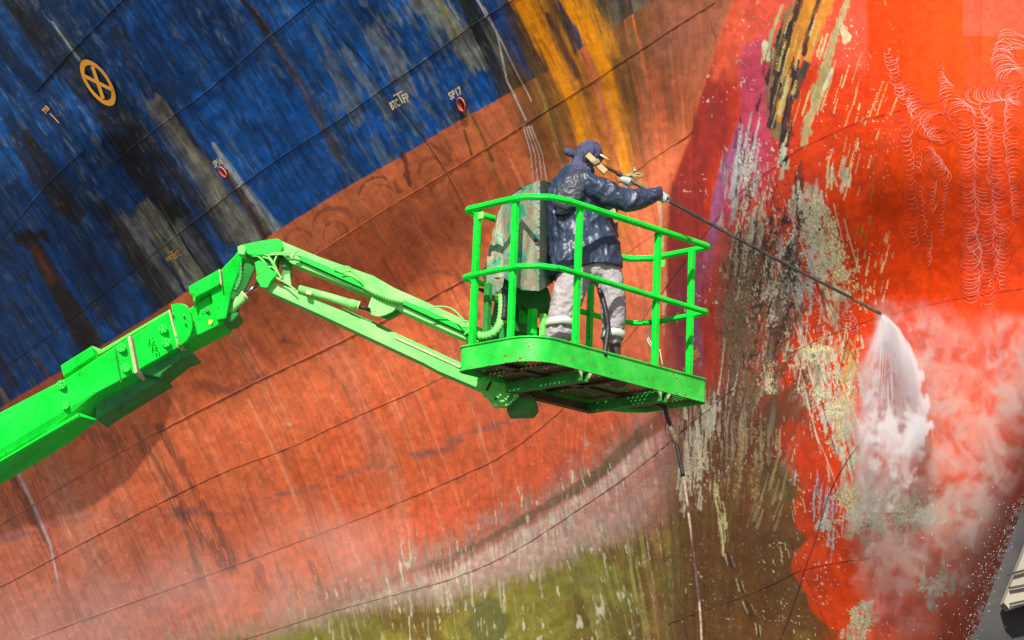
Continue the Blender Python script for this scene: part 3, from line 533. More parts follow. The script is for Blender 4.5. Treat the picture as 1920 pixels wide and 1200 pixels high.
# thick crust of old growth on the flank of the bulb: sharp edged patches
def crust(x0, y0, rx, ry, c, seed, dens=.5, fx=.13, fy=.035, al=.95, rot=0):
    R = 1.7*max(rx, ry); j0, j1 = np.searchsorted(Y1, [y0-R, y0+R]); i0, i1 = np.searchsorted(X1, [x0-R, x0+R+60]); q = (slice(j0, j1), slice(i0, i1)); x, y, U, V_ = px[q], py[q], u[q], v[q]
    cr, sr = math.cos(R_(rot)), math.sin(R_(rot)); X = (x-x0)*cr+(y-y0)*sr; Y_ = -(x-x0)*sr+(y-y0)*cr
    d = np.hypot(X/rx, Y_/ry); n_ = fbm(U*fx*.75+wob[q]*2, V_*fy*.9, 5, seed, .62); f_ = fbm(x*.34, y*.26, 3, seed+9, .65)
    a = sm(.0, .03, n_*.62+f_*.38-(.535+(.5-dens)*.3)-.24*(d**2-.25)); g_ = fbm(x*.5, y*.42, 2, seed+3); cc = np.asarray(c)*np.array([1.2, 1.12, .98])*(.42+.85*sm(.15, .85, g_))[..., None]
    a = np.clip(a*al*sm(1.6, 1.2, d), 0, 1)[..., None]; col[q] = col[q]*(1-a)+cc*a
CRM = (.60, .56, .38)
crust(1400, 480, 50, 130, (.44, .38, .26), 611, .42); crust(1545, 440, 40, 130, (.60, .55, .36), 613, .62, rot=-16); crust(1450, 560, 60, 110, (.50, .46, .33), 615, .42)
crust(1500, 480, 80, 150, (.47, .49, .47), 617, .36, .2, .04); crust(1520, 660, 75, 30, (.58, .50, .30), 619, .66, .1, .1, rot=-24); crust(1545, 740, 60, 90, (.50, .47, .33), 621, .5)
crust(1440, 700, 30, 60, (.52, .46, .31), 623, .45); crust(1420, 560, 90, 260, (.055, .03, .018), 649, .40, .22, .025); crust(1590, 800, 34, 110, (.44, .36, .18), 625, .52); crust(1390, 620, 60, 220, (.16, .10, .05), 627, .62, .25, .03); crust(1600, 950, 60, 70, (.42, .38, .24), 629, .5, .08, .08)
crust(1400, 860, 60, 130, (.26, .18, .08), 631, .40, .16, .03); crust(1310, 860, 50, 90, (.52, .44, .31), 633, .42, .16, .03); crust(1555, 960, 40, 70, (.40, .42, .44), 635, .38, .25, .05); crust(1470, 480, 110, 170, (.05, .025, .02), 637, .30, .2, .035)
crust(1400, 300, 40, 90, (.46, .48, .47), 639, .42, .2, .03); crust(1760, 1100, 60, 40, (.42, .38, .30), 641, .5, .05, .05); crust(1690, 950, 120, 70, (.44, .36, .24), 643, .46, .05, .05)
crust(1620, 1150, 60, 70, (.42, .40, .26), 645, .36, .1, .06); crust(1590, 520, 60, 90, (.62, .5, .28), 647, .22, .25, .12)
col *= (.94+.12*fine)[..., None]
lay(C3(.72, .62, .5), sm(.93, .97, vn(px*.2, py*.2, 255))*sm(.45, .6, b1)*sm(700, 800, py)*sm(1600,1400,px)*.5)
col = np.clip(col, .001, .95)
grow = sm(.20, .45, col.min(-1))*sm(1200, 1300, px)*.8+weed*.5
rough = .42+.25*s1+.2*grow
ship = empty('ship', (-6, 32, 0), 'large ship with blue topside, rusty red side and orange red bulbous bow', 'ship')
# ---- plating mesh: grid plus a return round the edge of the bulb
V = at(px, py, HY)
micro = micro_at(px, py)
nrm = np.cross(np.gradient(V, axis=1), np.gradient(V, axis=0)); nrm /= np.maximum(np.linalg.norm(nrm, axis=2, keepdims=True), 1e-9)
nrm *= np.sign((nrm*(CAM-V)).sum(2, keepdims=True))
V = V+nrm*micro[..., None]
back = []
for k in range(1, 9):
    q = k/8; x_ = sil(py[:, -1])-260*q*q; back.append(at(x_, py[:, -1], HY[:, -1]+1.2*q+1.5*q*q))
V = np.concatenate([V, np.stack(back, 1)], 1); CC = np.concatenate([col, np.repeat(col[:, -1:], 8, 1)], 1); RG = np.concatenate([rough, np.repeat(rough[:, -1:], 8, 1)], 1); GR = np.concatenate([grow, np.repeat(grow[:, -1:], 8, 1)], 1)
n_r, n_c = V.shape[:2]; nV = n_r*n_c
idx = np.arange(nV).reshape(n_r, n_c)
Q = np.stack([idx[:-1, :-1], idx[1:, :-1], idx[1:, 1:], idx[:-1, 1:]], -1).reshape(-1, 4)
# weld beads, swept along the plate seams
BV, BF, BC = [], [], []; base = nV
def colour_at(x, y):
    i = np.clip(np.searchsorted(X1, x), 0, len(X1)-1); j = np.clip(np.searchsorted(Y1, y), 0, len(Y1)-1); return col[j, i]
def bead(pts, w=1.7, h=.55, tint=.75, seed=0):
    global base
    p = catmull(pts, 10) if len(pts) > 2 else np.array([np.linspace(a, b, 12) for a, b in zip(*pts)]).T
    L = np.r_[0, np.cumsum(np.hypot(*np.diff(p, axis=0).T))]; s = np.arange(0, L[-1], 7.); x = np.interp(s, L, p[:, 0]); y = np.interp(s, L, p[:, 1])
    r = np.random.default_rng(seed); y = y+r.normal(size=len(s))*.22; ww = w*(1+.18*r.normal(size=len(s)))
    dx, dy = np.gradient(x), np.gradient(y); l = np.hypot(dx, dy); nx, ny = -dy/l, dx/l; Y_ = depth(x, y); hh = ww*Y_/FPX*h*2
    A = [P(x-nx*ww, y-ny*ww, .002), P(x-nx*ww*.5, y-ny*ww*.5, hh), P(x+nx*ww*.5, y+ny*ww*.5, hh), P(x+nx*ww, y+ny*ww, .002)]
    A = np.stack(A, 1); m = len(s); BV.append(A.reshape(-1, 3)); ii = np.arange(m*4).reshape(m, 4)+base
    for k in range(3): BF.append(np.stack([ii[:-1, k], ii[1:, k], ii[1:, k+1], ii[:-1, k+1]], -1))
    c = np.repeat(colour_at(x, y)*tint, 4, 0); BC.append(c); base += m*4
SEAMS = [[(-300, 870), (0, 693), (200, 545), (383, 400), (512, 305), (640, 222), (720, 165), (800, 110), (880, 52), (960, 0), (1030, -45)], [(203, 313), (300, 236), (395, 165), (490, 82), (585, 3), (640, -40)], [(-200, 680), (0, 450), (43, 400), (100, 335), (163, 277)],
  [(68, 172), (140, 92), (230, 0), (270, -40)], [(0, 105), (68, 172), (120, 230), (163, 277), (203, 313), (270, 400), (330, 480), (385, 560)], [(-60, 180), (0, 118)], [(575, -10), (640, 65), (725, 160), (800, 262), (840, 325), (880, 400)],
  [(300, 650), (555, 500), (650, 440), (735, 385), (835, 325), (920, 273), (1000, 223), (1130, 140), (1275, 45), (1345, 2)], [(-200, 1090), (0, 985), (150, 892), (315, 800), (480, 716), (640, 640), (870, 525), (1040, 415), (1195, 318), (1300, 245)],
  [(-200, 1200), (0, 1100), (150, 1020), (295, 945), (420, 885), (545, 838), (640, 793), (840, 702), (1000, 600), (1170, 480), (1250, 420)], [(-100, 1265), (60, 1198), (200, 1146), (365, 1087), (600, 1000), (740, 945), (870, 890), (960, 843), (1062, 759), (1172, 640), (1263, 515), (1353, 397), (1400, 352), (1460, 307)],
  [(1460, 307), (1510, 275), (1607, 230), (1690, 207), (1760, 190), (1843, 173), (1920, 165), (2000, 160)], [(300, 1250), (470, 1195), (645, 1140), (840, 1087), (960, 1035), (1040, 985), (1115, 935), (1190, 882), (1260, 825), (1300, 790), (1382, 722)],
  [(1475, 666), (1520, 643), (1560, 625), (1640, 597), (1780, 563), (1920, 540), (2010, 520)], [(1250, 1170), (1390, 1119), (1460, 1090), (1500, 1070), (1585, 1052), (1700, 1035)],
  [(210, 790), (240, 845), (295, 945), (330, 1010), (365, 1087), (400, 1180)], [(420, 590), (450, 650), (488, 715), (545, 838), (600, 1000), (645, 1130)], [(1322, 8), (1334, 45), (1345, 82)], [(840, 325), (870, 385), (900, 440), (925, 520)],
  [(1432, 90), (1436, 160), (1442, 230), (1452, 270), (1478, 330), (1510, 420), (1530, 520), (1568, 600), (1590, 660)], [(1840, -10), (1838, 90), (1836, 170)], [(1300, 200), (1300, 300), (1304, 420), (1330, 560), (1345, 640)],
  [(1475, 1000), (1500, 1060), (1530, 1120), (1560, 1200), (1580, 1260)], [(1828, 1030), (1812, 1090), (1790, 1160), (1770, 1240)], [(1245, 1010), (1300, 1040)][:0] or [(60, 900), (105, 1030), (150, 1180)]]
for k, s_ in enumerate(SEAMS): bead(s_, w=(1.9 if k in (0, 1, 2, 3, 7, 8) else 1.3), h=.5 if k < 7 else .28, tint=.62 if k < 7 else .78, seed=k)
# swirling scrub marks left by the washing lance: thin pale films
def scrub(pts, r0, r1, pitch, seed, w=.27, sq=.8):
    global base
    p = catmull(pts, 10); L = np.r_[0, np.cumsum(np.hypot(*np.diff(p, axis=0).T))]; ang_per = 2*math.pi/pitch
    s = np.arange(0, L[-1], pitch/22.); cx_ = np.interp(s, L, p[:, 0]); cy_ = np.interp(s, L, p[:, 1]); r = (r0+(r1-r0)*s/L[-1])*(.8+.3*vn(np.floor(s/pitch), s*0, seed+8))*(.85+.5*vn(s*.012, s*0, seed+4)+.12*np.sin(s*.05+seed)); a = s*ang_per+seed
    x = cx_+r*np.cos(a); y = cy_+r*sq*np.sin(a)
    x = x+(vn(s*.09, s*0, seed+9)-.5)*7
    dx, dy = np.gradient(x), np.gradient(y); l = np.maximum(np.hypot(dx, dy), 1e-6); nx, ny = -dy/l, dx/l
    A = np.stack([P(x-nx*w, y-ny*w, .009), P(x+nx*w, y+ny*w, .009)], 1); m = len(s); BV.append(A.reshape(-1, 3)); ii = np.arange(m*2).reshape(m, 2)+base
    BF.append(np.stack([ii[:-1, 0], ii[1:, 0], ii[1:, 1], ii[:-1, 1]], -1))
    f = ((.12+.88*sm(-.3, .8, np.cos(a-.9-seed)))*sm(.22, .6, fbm(x*.05, y*.04, 3, seed+5))*(.55+.45*vn(s*.9, s*0, seed+2)))[:, None]; c = colour_at(x, y)*(1-f*.7)+np.array([.95, .66, .58])*f*.7; BC.append(np.repeat(c, 2, 0)); base += m*2
for k, a in enumerate([([(1672, 105), (1690, 180), (1702, 260), (1712, 360), (1716, 460)], 7, 9, 9), ([(1664, 98), (1680, 140), (1700, 190)], 4, 16, 7), ([(1705, 160), (1722, 200), (1745, 225), (1775, 240)], 12, 26, 6), ([(1725, 230), (1748, 250), (1785, 258)], 18, 20, 6), ([(1762, 120), (1772, 160), (1790, 200), (1812, 225)], 3, 24, 5),
      ([(1740, 285), (1758, 305), (1775, 330)], 12, 12, 5), ([(1810, 210), (1815, 300), (1818, 400), (1822, 560)], 17, 16, 7), ([(1840, 190), (1846, 280), (1850, 400), (1852, 560)], 18, 14, 8), ([(1870, 200), (1872, 300), (1880, 420), (1884, 540)], 20, 10, 8), ([(1905, 190), (1902, 290), (1908, 420)], 18, 12, 7),
      ([(1890, 70), (1880, 110), (1895, 150), (1915, 150)], 20, 26, 5), ([(1900, 90), (1905, 130)], 30, 30, 5), ([(1750, 340), (1745, 420), (1740, 500)], 9, 4, 8), ([(1775, 300), (1772, 380), (1768, 440)], 5, 4, 7), ([(1830, 180), (1880, 175), (1930, 185)], 14, 18, 6), ([(1835, 445), (1850, 480)], 22, 20, 5),
      ([(1860, 540), (1868, 500), (1880, 470), (1884, 420)], 3, 5, 6), ([(1720, 270), (1735, 400), (1738, 470)], 6, 3, 9), ([(1500, 420), (1530, 560), (1545, 640)], 10, 8, 7), ([(1580, 560), (1600, 620)], 14, 10, 6)]): scrub(*a, seed=k)
AV = np.concatenate([V.reshape(-1, 3)]+BV); AQ = np.concatenate([Q]+BF); ACOL = np.concatenate([CC.reshape(-1, 3)]+BC)
extra = len(AV)-nV
m_, t_, b_s = newmat('ship plating paint')
ac = N(t_, 'ShaderNodeAttribute', attribute_name='paint'); ar = N(t_, 'ShaderNodeAttribute', attribute_name='wear')
tc = N(t_, 'ShaderNodeTexCoord'); n1 = N(t_, 'ShaderNodeTexNoise'); n1.inputs['Scale'].default_value = 38; n1.inputs['Detail'].default_value = 5; n1.inputs['Roughness'].default_value = .7; t_.links.new(tc.outputs['Object'], n1.inputs[0])
mr = N(t_, 'ShaderNodeMapRange'); mr.inputs['From Min'].default_value = .3; mr.inputs['From Max'].default_value = .7; mr.inputs['To Min'].default_value = .9; mr.inputs['To Max'].default_value = 1.1; t_.links.new(n1.outputs[0], mr.inputs[0])
vm = N(t_, 'ShaderNodeVectorMath', operation='MULTIPLY'); t_.links.new(ac.outputs['Color'], vm.inputs[0]); t_.links.new(mr.outputs[0], vm.inputs[1]); t_.links.new(vm.outputs[0], b_s.inputs['Base Color'])
sx = N(t_, 'ShaderNodeSeparateColor'); t_.links.new(ar.outputs['Color'], sx.inputs[0]); t_.links.new(sx.outputs[0], b_s.inputs['Roughness'])
bp = N(t_, 'ShaderNodeBump'); bp.inputs['Distance'].default_value = .015
ml = N(t_, 'ShaderNodeMath', operation='MULTIPLY_ADD'); ml.inputs[1].default_value = .7; ml.inputs[2].default_value = .04; t_.links.new(sx.outputs[1], ml.inputs[0]); t_.links.new(ml.outputs[0], bp.inputs['Strength']); t_.links.new(n1.outputs[0], bp.inputs['Height']); t_.links.new(bp.outputs[0], b_s.inputs['Normal'])
b_s.inputs['Specular IOR Level'].default_value = .12
me = bpy.data.meshes.new('hull'); me.vertices.add(len(AV)); off = np.array(ship.location)
me.vertices.foreach_set('co', (AV-off).astype(np.float32).ravel()); me.loops.add(len(AQ)*4); me.loops.foreach_set('vertex_index', AQ.astype(np.int32).ravel())
me.polygons.add(len(AQ)); me.polygons.foreach_set('loop_start', np.arange(0, len(AQ)*4, 4, dtype=np.int32))
me.polygons.foreach_set('use_smooth', np.ones(len(AQ), bool))
me.update(calc_edges=True)
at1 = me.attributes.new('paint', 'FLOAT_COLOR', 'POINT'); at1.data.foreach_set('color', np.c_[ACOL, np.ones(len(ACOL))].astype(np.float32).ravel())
wr = np.zeros((len(AV), 4), np.float32); wr[:nV, 0] = RG.ravel(); wr[:nV, 1] = GR.ravel(); wr[nV:, 0] = .5; wr[:, 3] = 1
at2 = me.attributes.new('wear', 'FLOAT_COLOR', 'POINT'); at2.data.foreach_set('color', wr.ravel())
me.materials.append(m_); hull = bpy.data.objects.new('hull', me); COL.objects.link(hull); hull.parent = ship

# ---- painted lettering and marks, laid on the plating
MT['yellow'] = noise_mat('yellow marking paint', [(.3, (.62, .30, .03)), (.7, (.85, .52, .10))], 6, 5, .5)
MT['orange_mark'] = noise_mat('orange marking paint', [(.3, (.80, .30, .01)), (.7, (.90, .42, .03))], 3, 5, .5)
MT['cream'] = noise_mat('cream marking paint', [(.3, (.80, .62, .30)), (.7, (.92, .80, .50))], 6, 5, .5)
def text_mesh(body):
    cu = bpy.data.curves.new('t', 'FONT'); cu.body = body; cu.size = 1; cu.offset = .032; cu.resolution_u = 3; o = bpy.data.objects.new('t', cu); COL.objects.link(o)
    bpy.context.view_layer.update(); dg_ = bpy.context.evaluated_depsgraph_get(); mm = o.evaluated_get(dg_).to_mesh()
    v_ = np.array([q.co[:] for q in mm.vertices])[:, :2]; f_ = [tuple(p.vertices) for p in mm.polygons]; o.evaluated_get(dg_).to_mesh_clear(); bpy.data.objects.remove(o); bpy.data.curves.remove(cu)
    v_[:, 0] -= v_[:, 0].min(); w = v_[:, 0].max(); v_[:, 1] -= v_[:, 1].min(); h = v_[:, 1].max(); return v_/[w, h], f_
def lettering(name, body, o, a, b, mat, label, extra=None):
    v_, f_ = text_mesh(body); X = o[0]+v_[:, 0]*a[0]+v_[:, 1]*b[0]; Y_ = o[1]+v_[:, 0]*a[1]+v_[:, 1]*b[1]
    m = MB(); m.add(P(X, Y_, .02), f_)
    for bar in (extra or []):
        (x0, y0), (x1, y1), w = bar; dx, dy = x1-x0, y1-y0; l = math.hypot(dx, dy); nx, ny = -dy/l*w/2, dx/l*w/2
        xs = np.array([x0-nx, x1-nx, x1+nx, x0+nx]); ys = np.array([y0-ny, y1-ny, y1+ny, y0+ny]); m.add(P(xs, ys, .022), [(0, 1, 2, 3)])
    ob = m.build(name, MT[mat], ship); tag(ob, label); return ob
lettering('lettering', 'SP17', (848, 187), (22, -12.5), (-6, -14), 'cream', 'cream letters SP17 above the larger round outlet')
lettering('lettering', 'SP16', (406, 314.5), (14.5, -9.5), (-6.5, -12), 'cream', 'cream letters SP16 above the smaller round outlet')
lettering('lettering', 'BTC', (739.5, 205), (16, -8.5), (-7.5, -14), 'cream', 'cream letters BTC left of the tall T mark', [((741, 178.5), (757.5, 169.5), 2.6), ((748.5, 174), (759.5, 192), 2.6)])
lettering('lettering', 'FP', (762.5, 191.5), (11, -4.5), (-7.5, -15), 'cream', 'cream letters FP right of the tall T mark')
lettering('lettering', 'WBOJ', (316, 493.5), (13.5, -8), (-6, -10.5), 'yellow', 'yellow letters WBOJ left of the small T mark', [((319, 474), (326, 468.5), 2), ((322.5, 471.5), (331.5, 486), 1.8)])
lettering('lettering', 'BTC', (332, 484), (10.5, -6), (-6, -10.5), 'yellow', 'yellow letters BTC right of the small T mark')
lettering('lettering', '710', (88.5, 213.5), (7.2, -9.8), (-8, -7.5), 'orange_mark', 'tiny orange numerals beside the vertical weld', [((96, 212), (113, 230), 1.8)])
def ell(c, A, B, r, n=40): a = np.arange(n)*2*math.pi/n; return c[0]+r*(A[0]*np.cos(a)+B[0]*np.sin(a)), c[1]+r*(A[1]*np.cos(a)+B[1]*np.sin(a))
m = MB(); c_, A_, B_ = (186.7, 153.8), (28.6, 41.3), (16.5, -13.5)
xo, yo = ell(c_, A_, B_, 1.0); xi, yi = ell(c_, A_, B_, .76)
m.add(np.concatenate([P(xo, yo, .03), P(xi, yi, .03)]), [(k, (k+1) % 40, 40+(k+1) % 40, 40+k) for k in range(40)])
for (x0, y0), (x1, y1) in (((176.5, 123), (197, 184)), ((162, 141), (213.5, 167))):
    dx, dy = x1-x0, y1-y0; l = math.hypot(dx, dy); nx, ny = -dy/l*3.1, dx/l*3.1; m.add(P(np.array([x0-nx, x1-nx, x1+nx, x0+nx]), np.array([y0-ny, y1-ny, y1+ny, y0+ny]), .034), [(0, 1, 2, 3)])
tag(m.build('thruster_mark', MT['orange_mark'], ship), 'orange ring with a cross painted on the blue topside')
MT['red_pipe'] = noise_mat('red outlet paint', [(.3, (.55, .07, .02)), (.7, (.8, .2, .09))], 5, 4, .5)
MT['hole'] = noise_mat('dark bore disc', [(.3, (.03, .006, .003)), (.7, (.12, .02, .01))], 9, 4, .8)  # shade inside the outlets as a flat dark colour
for c_, A_, B_, lb in (((868.3, 194.6), (4.6, 12.2), (5.8, -2.4), 'larger red rimmed outlet by the waterline'), ((421.3, 320.8), (6.8, 8.6), (3.2, -3.0), 'smaller red rimmed outlet over a rust run')):
    rim = MB(); xs, ys = ell(c_, A_, B_, 1.0, 28); px_ = depth(c_[0], c_[1])/FPX
    rim.tube(P(xs, ys, .03), 1.5*px_, 8, closed=True); ob = rim.build('outlet', MT['red_pipe'], ship, smooth=True); tag(ob, lb)
    ins = MB(); xs, ys = ell(c_, A_, B_, .93, 28); p0 = P(xs, ys, .012); ins.add(np.concatenate([p0, P(np.array([c_[0]]), np.array([c_[1]]), .012)]), [(k, (k+1) % 28, 28) for k in range(28)]); ins.build('bore_shade_disc', MT['hole'], ob)  # flat disc, the shade inside the pipe is its dark colour
    lit_strip_ = MB(); a = np.linspace(R_(20), R_(200), 12); xs = c_[0]+A_[0]*.72*np.cos(a)+B_[0]*.72*np.sin(a); ys = c_[1]+A_[1]*.72*np.cos(a)+B_[1]*.72*np.sin(a)
    a2 = (np.linspace(-.35, .35, 12)); xs = c_[0]-B_[0]*.55+A_[0]*(np.linspace(-.35, .85, 12)); ys = c_[1]-B_[1]*.55+A_[1]*(np.linspace(-.35, .85, 12)); lit_strip_.tube(P(xs, ys, .02), 1.5*px_, 6); lit_strip_.build('lit_wall_strip', MT['red_pipe'], ob, smooth=True)  # red tube drawn in as the lit part of the inner wall
# ================================================================== BOOM LIFT
BN = np.array([.164, 17.845, 4.030+1.7]); YAW = .7873; BL, BD = 1.79, .757
E1 = np.array([math.cos(YAW), math.sin(YAW), 0]); E2 = np.array([-math.sin(YAW), math.cos(YAW), 0]); ZZ = np.array([0, 0, 1.])
def B(e, n, z): return BN+e*E1+n*E2+z*ZZ
lift = empty('boom_lift', (-1.2, 18.0, 0), 'bright green boom lift arm and work basket carrying the worker in front of the ship', 'boom lift')
def plate(poly, Y, th, Yslope=0., x0=0, tilt=(.10, 1, .0)):
    p = np.array(poly, float); d = np.array(tilt, float); d /= np.linalg.norm(d)
    return at(p[:, 0], p[:, 1], Y+Yslope*(p[:, 0]-x0)), d*th
def pplate(name, poly, Y, th, mat, parent=None, slope=0., x0=0, bevel=.006, tilt=(.10, 1, 0)):
    m = MB(); a, d = plate(poly, Y, th, slope, x0, tilt); m.prism(a, d); return m.build(name, MT[mat] if isinstance(mat, str) else mat, parent or lift, bevel=bevel)
SB = .0022      # boom recedes a little towards the elbow
def YB(x): return 17.6+SB*x
def bp_(name, poly, dY, th, mat, parent=None, bevel=.008): return pplate(name, poly, 17.6+dY, th, mat, parent, slope=SB, bevel=bevel)
# main boom, three telescoping box sections
s1_ = bp_('boom_section', [(-420, 985), (0, 773), (127, 707), (245, 630), (257, 697), (180, 737), (100, 802), (0, 862), (-420, 1100)], 0, .50, 'green'); s1_['label'] = 'outermost and thickest boom section at the left edge'
s2_ = bp_('boom_section', [(228, 643), (316, 584), (336, 650), (244, 703)], .05, .42, 'green'); s2_['label'] = 'middle boom section with round bolted pads'
s3_ = bp_('boom_section', [(318, 598), (355, 578), (396, 550), (430, 575), (418, 606), (360, 634), (328, 652)], .10, .32, 'green'); s3_['label'] = 'innermost boom section under the gooseneck'
bp_('collar', [(239, 632), (245, 629), (258, 698), (252, 701)], -.03, .56, 'bare', s1_, .003)
bp_('collar', [(315, 581), (319, 580), (337, 650), (333, 652)], .02, .47, 'bare', s2_, .003)
bp_('wear_plate', [(320, 571), (328, 568.5), (341, 568.5), (350, 574), (357, 585), (361, 600), (361, 615), (357, 629), (350, 640), (341, 647), (335, 649)], -.01, .05, 'green', s2_)
bp_('edge_strip', [(341, 568.5), (351, 573), (358, 585), (362.5, 600), (362.5, 615), (358, 630), (351, 641), (341, 648), (349, 640), (356, 629), (360, 615), (360, 600), (356, 586), (349.5, 575)], .04, .02, 'bare', s2_, 0)
bp_('top_tray', [(113, 685), (172, 648), (178, 667), (119, 706)], .03, .34, 'green', s1_)
bp_('top_rail', [(172, 648), (190, 655), (318, 580), (318, 584), (192, 661), (178, 667)], .16, .03, 'green_dusty', s1_, .002)
bp_('flange', [(-420, 1100), (0, 862), (147, 773), (152, 775), (182, 786), (176, 788), (150, 781), (0, 871), (-420, 1112)], -.015, .08, 'green', s1_)
bp_('slide_block', [(258, 699), (336, 655), (362, 660), (362, 664), (340, 672), (304, 700), (300, 708)], .12, .30, 'green_dark', s2_)
bp_('slide_block', [(176, 741), (254, 699), (300, 706), (310, 708), (296, 716), (180, 787)], .18, .30, 'green_dark', s1_)
bp_('seam_plate', [(214, 652), (217, 651), (229, 716), (226, 718)], -.004, .01, 'green_dark', s1_, 0)
for x, y in ((115, 722), (121, 760), (228, 652), (236, 690)):
    m = MB(); c = at(x, y, YB(x)-.012); n = np.array([-.1, -1, 0])/1.005; uu = np.array([1, -.1, 0.]); 
    m.tube([c+n*.012*k for k in (-1, 1)], 9.*YB(x)/FPX, 20)
    for k in range(5): a = k*1.257; q = c+.018*(uu*math.cos(a)+ZZ*math.sin(a)); m.tube([q, q+n*.026], .004, 6)
    m.build('pad_cap', MT['green'], s1_, bevel=.002)
for x, y, r in ((306, 617, 9), (312, 643, 9), (284, 640, 0), (290, 652, 0)):
    m = MB(); c = at(x, y, YB(x)+.035); n = np.array([-.1, -1, 0])/1.005; uu = np.array([1, -.1, 0.])
    if r: m.tube([c+n*.012*k for k in (-1, 1)], r*YB(x)/FPX, 20)
    for k in range(5): a = k*1.257; q = c+.02*(uu*math.cos(a)+ZZ*math.sin(a)); m.tube([q, q+n*.028], .005, 6)
    m.build('pad_cap', MT['green'], s2_, bevel=.002)
for x, y in ((325, 590), (345, 592), (348, 606), (331, 633)):
    m = MB(); c = at(x, y, YB(x)-.02); m.tube([c, c+np.array([0, -.015, 0])], .007, 6); m.build('bolt', MT['green_dark'], s2_)
# gooseneck
gn = bp_('gooseneck', [(395, 549), (411, 511), (422, 497), (437, 482), (446, 471), (456, 478), (462, 487), (451, 503), (440, 530), (433, 552), (428, 578), (424, 597), (407, 600), (400, 575)], .06, .03, 'green')
bp_('gooseneck_cheek', [(446, 471), (458, 470), (480, 480), (477, 505), (466, 530), (455, 552), (446, 590), (436, 604), (424, 602), (432, 552), (451, 503)], .30, .03, 'green_dark', gn)
bp_('tool_box', [(353, 537), (410, 505), (413, 533), (368, 557), (366, 567), (362, 565), (361, 552), (357, 553)], .02, .26, 'green', gn)
bp_('tool_box_edge', [(410, 504), (413, 505), (416, 533), (413, 534)], .0, .28, 'bare', gn, 0)
bp_('lug', [(405, 598), (424, 592), (447, 584), (446, 592), (436, 602), (418, 607)], .12, .22, 'green_dark', gn)
m = MB(); cc = at(388.5, 581, YB(388)+.09); m.tube([cc, cc+np.array([0, -.012, 0])], .016, 14); m.build('pin', MT['green_dark'], gn)
m = MB(); cc = at(394.5, 604, YB(394)+.096); m.box(cc, (.013, 0, 0), (0, .003, 0), (.003, 0, .016)); m.build('yellow_tag', noise_mat('yellow tag', [(.3, (.8, .5, .01)), (.7, (.9, .6, .02))], 5), s3_)
def tb(name, pts, r, mat, parent=None, n=12, smooth=True, k=0):
    p = np.array([at(x, y, Y) for x, y, Y in pts]); p = catmull(p, k) if k else p; m = MB(); m.tube(p, r, n); return m.build(name, MT[mat] if isinstance(mat, str) else mat, parent or lift, smooth=smooth)
cyl = tb('lift_cylinder', [(425, 590, 18.72), (438, 573, 18.72), (459, 553, 18.72)], .040, 'green_dusty'); tb('rod', [(455, 556, 18.72), (487, 530, 18.72)], .017, 'chrome', cyl); tb('gland', [(456, 556.5, 18.72), (460, 553, 18.72)], .044, 'bare', cyl)
# ribbed hose inside the gooseneck
def ribbed(name, pts, r, mat, parent=None, pitch=.011):
    p = catmull([at(x, y, Y) for x, y, Y in pts], 30); L = np.r_[0, np.cumsum(np.linalg.norm(np.diff(p, axis=0), axis=1))]; s = np.arange(0, L[-1], pitch/3); q = np.stack([np.interp(s, L, p[:, i]) for i in range(3)], 1)
    m = MB(); m.tube(q, r*(1+.16*np.sin(np.arange(len(s))*2*math.pi/3)), 10); return m.build(name, MT[mat] if isinstance(mat, str) else mat, parent or lift, smooth=True)
ribbed('hose_conduit', [(440, 545, 18.66), (449, 528, 18.66), (452, 508, 18.66), (452, 492, 18.66)], .018, 'green_dark', gn, .026)
# ---- jib: parallel upper and lower arms
YJ = 18.62
def jp(name, poly, dY, th, mat, parent=None, bevel=.005): return pplate(name, poly, YJ+dY, th, mat, parent, slope=.0003, x0=700, bevel=bevel)
head = jp('jib_head', [(446, 466), (452, 459), (485, 452), (519, 447), (527, 450), (531, 462), (526, 471), (490, 478), (470, 478), (452, 471)], 0, .20, 'green')
jp('joint_cap', [(445, 462), (455, 458), (462, 466), (458, 478), (446, 476)], -.02, .26, 'green_dusty', head)
ua = jp('upper_jib_arm', [(521, 449), (600, 482), (660, 503), (700, 517), (740, 540), (783, 559), (860, 594), (905, 616), (905, 640), (888, 643), (745, 579), (695, 555), (600, 515), (545, 493), (528, 477)], .03, .14, 'green_dusty')
jp('cable_cover', [(563, 478), (600, 493), (683, 531), (683, 541), (640, 522), (563, 488)], .0, .05, 'green', ua, .002)
jp('groove_shade', [(562, 488), (683, 541), (685, 549), (600, 511), (565, 495)], .022, .03, 'green_dark', ua, 0)  # dark strip carries the groove's shade in its colour
jp('cable_cover', [(756, 562), (800, 580), (880, 617), (880, 627), (820, 600), (755, 570)], .0, .05, 'green', ua, .002)
jp('groove_shade', [(755, 570), (880, 627), (880, 633), (757, 577)], .022, .03, 'green_dark', ua, 0)
ribbed('ribbed_conduit', [(683, 537, YJ+.01), (705, 549, YJ), (730, 559, YJ), (754, 565, YJ+.01)], .024, 'green_dusty', ua, .020)
la = jp('lower_jib_arm', [(500, 530), (508, 527), (557, 544), (580, 554), (632, 578), (703, 608), (707, 613), (728, 623), (738, 622), (858, 677), (910, 702), (952, 722), (952, 745), (925, 740), (890, 725), (820, 695), (797, 682), (660, 618), (600, 590), (500, 545)], .05, .15, 'green_dusty')
jp('arm_rib', [(740, 630), (858, 684), (905, 706), (905, 710), (858, 688), (740, 634)], .040, .02, 'bare', la, 0)
jp('arm_shadow_gap', [(703, 609), (708, 613), (729, 623), (737, 620), (700, 603), (640, 576), (645, 580)], .14, .08, 'green_dark', la, 0)  # dark green piece set into the notch in place of shadow
lk = jp('link', [(477, 492), (486, 488), (495, 490), (508, 505), (521, 512), (508, 527), (501, 540), (489, 538), (480, 522), (481, 508)], -.02, .05, 'green')
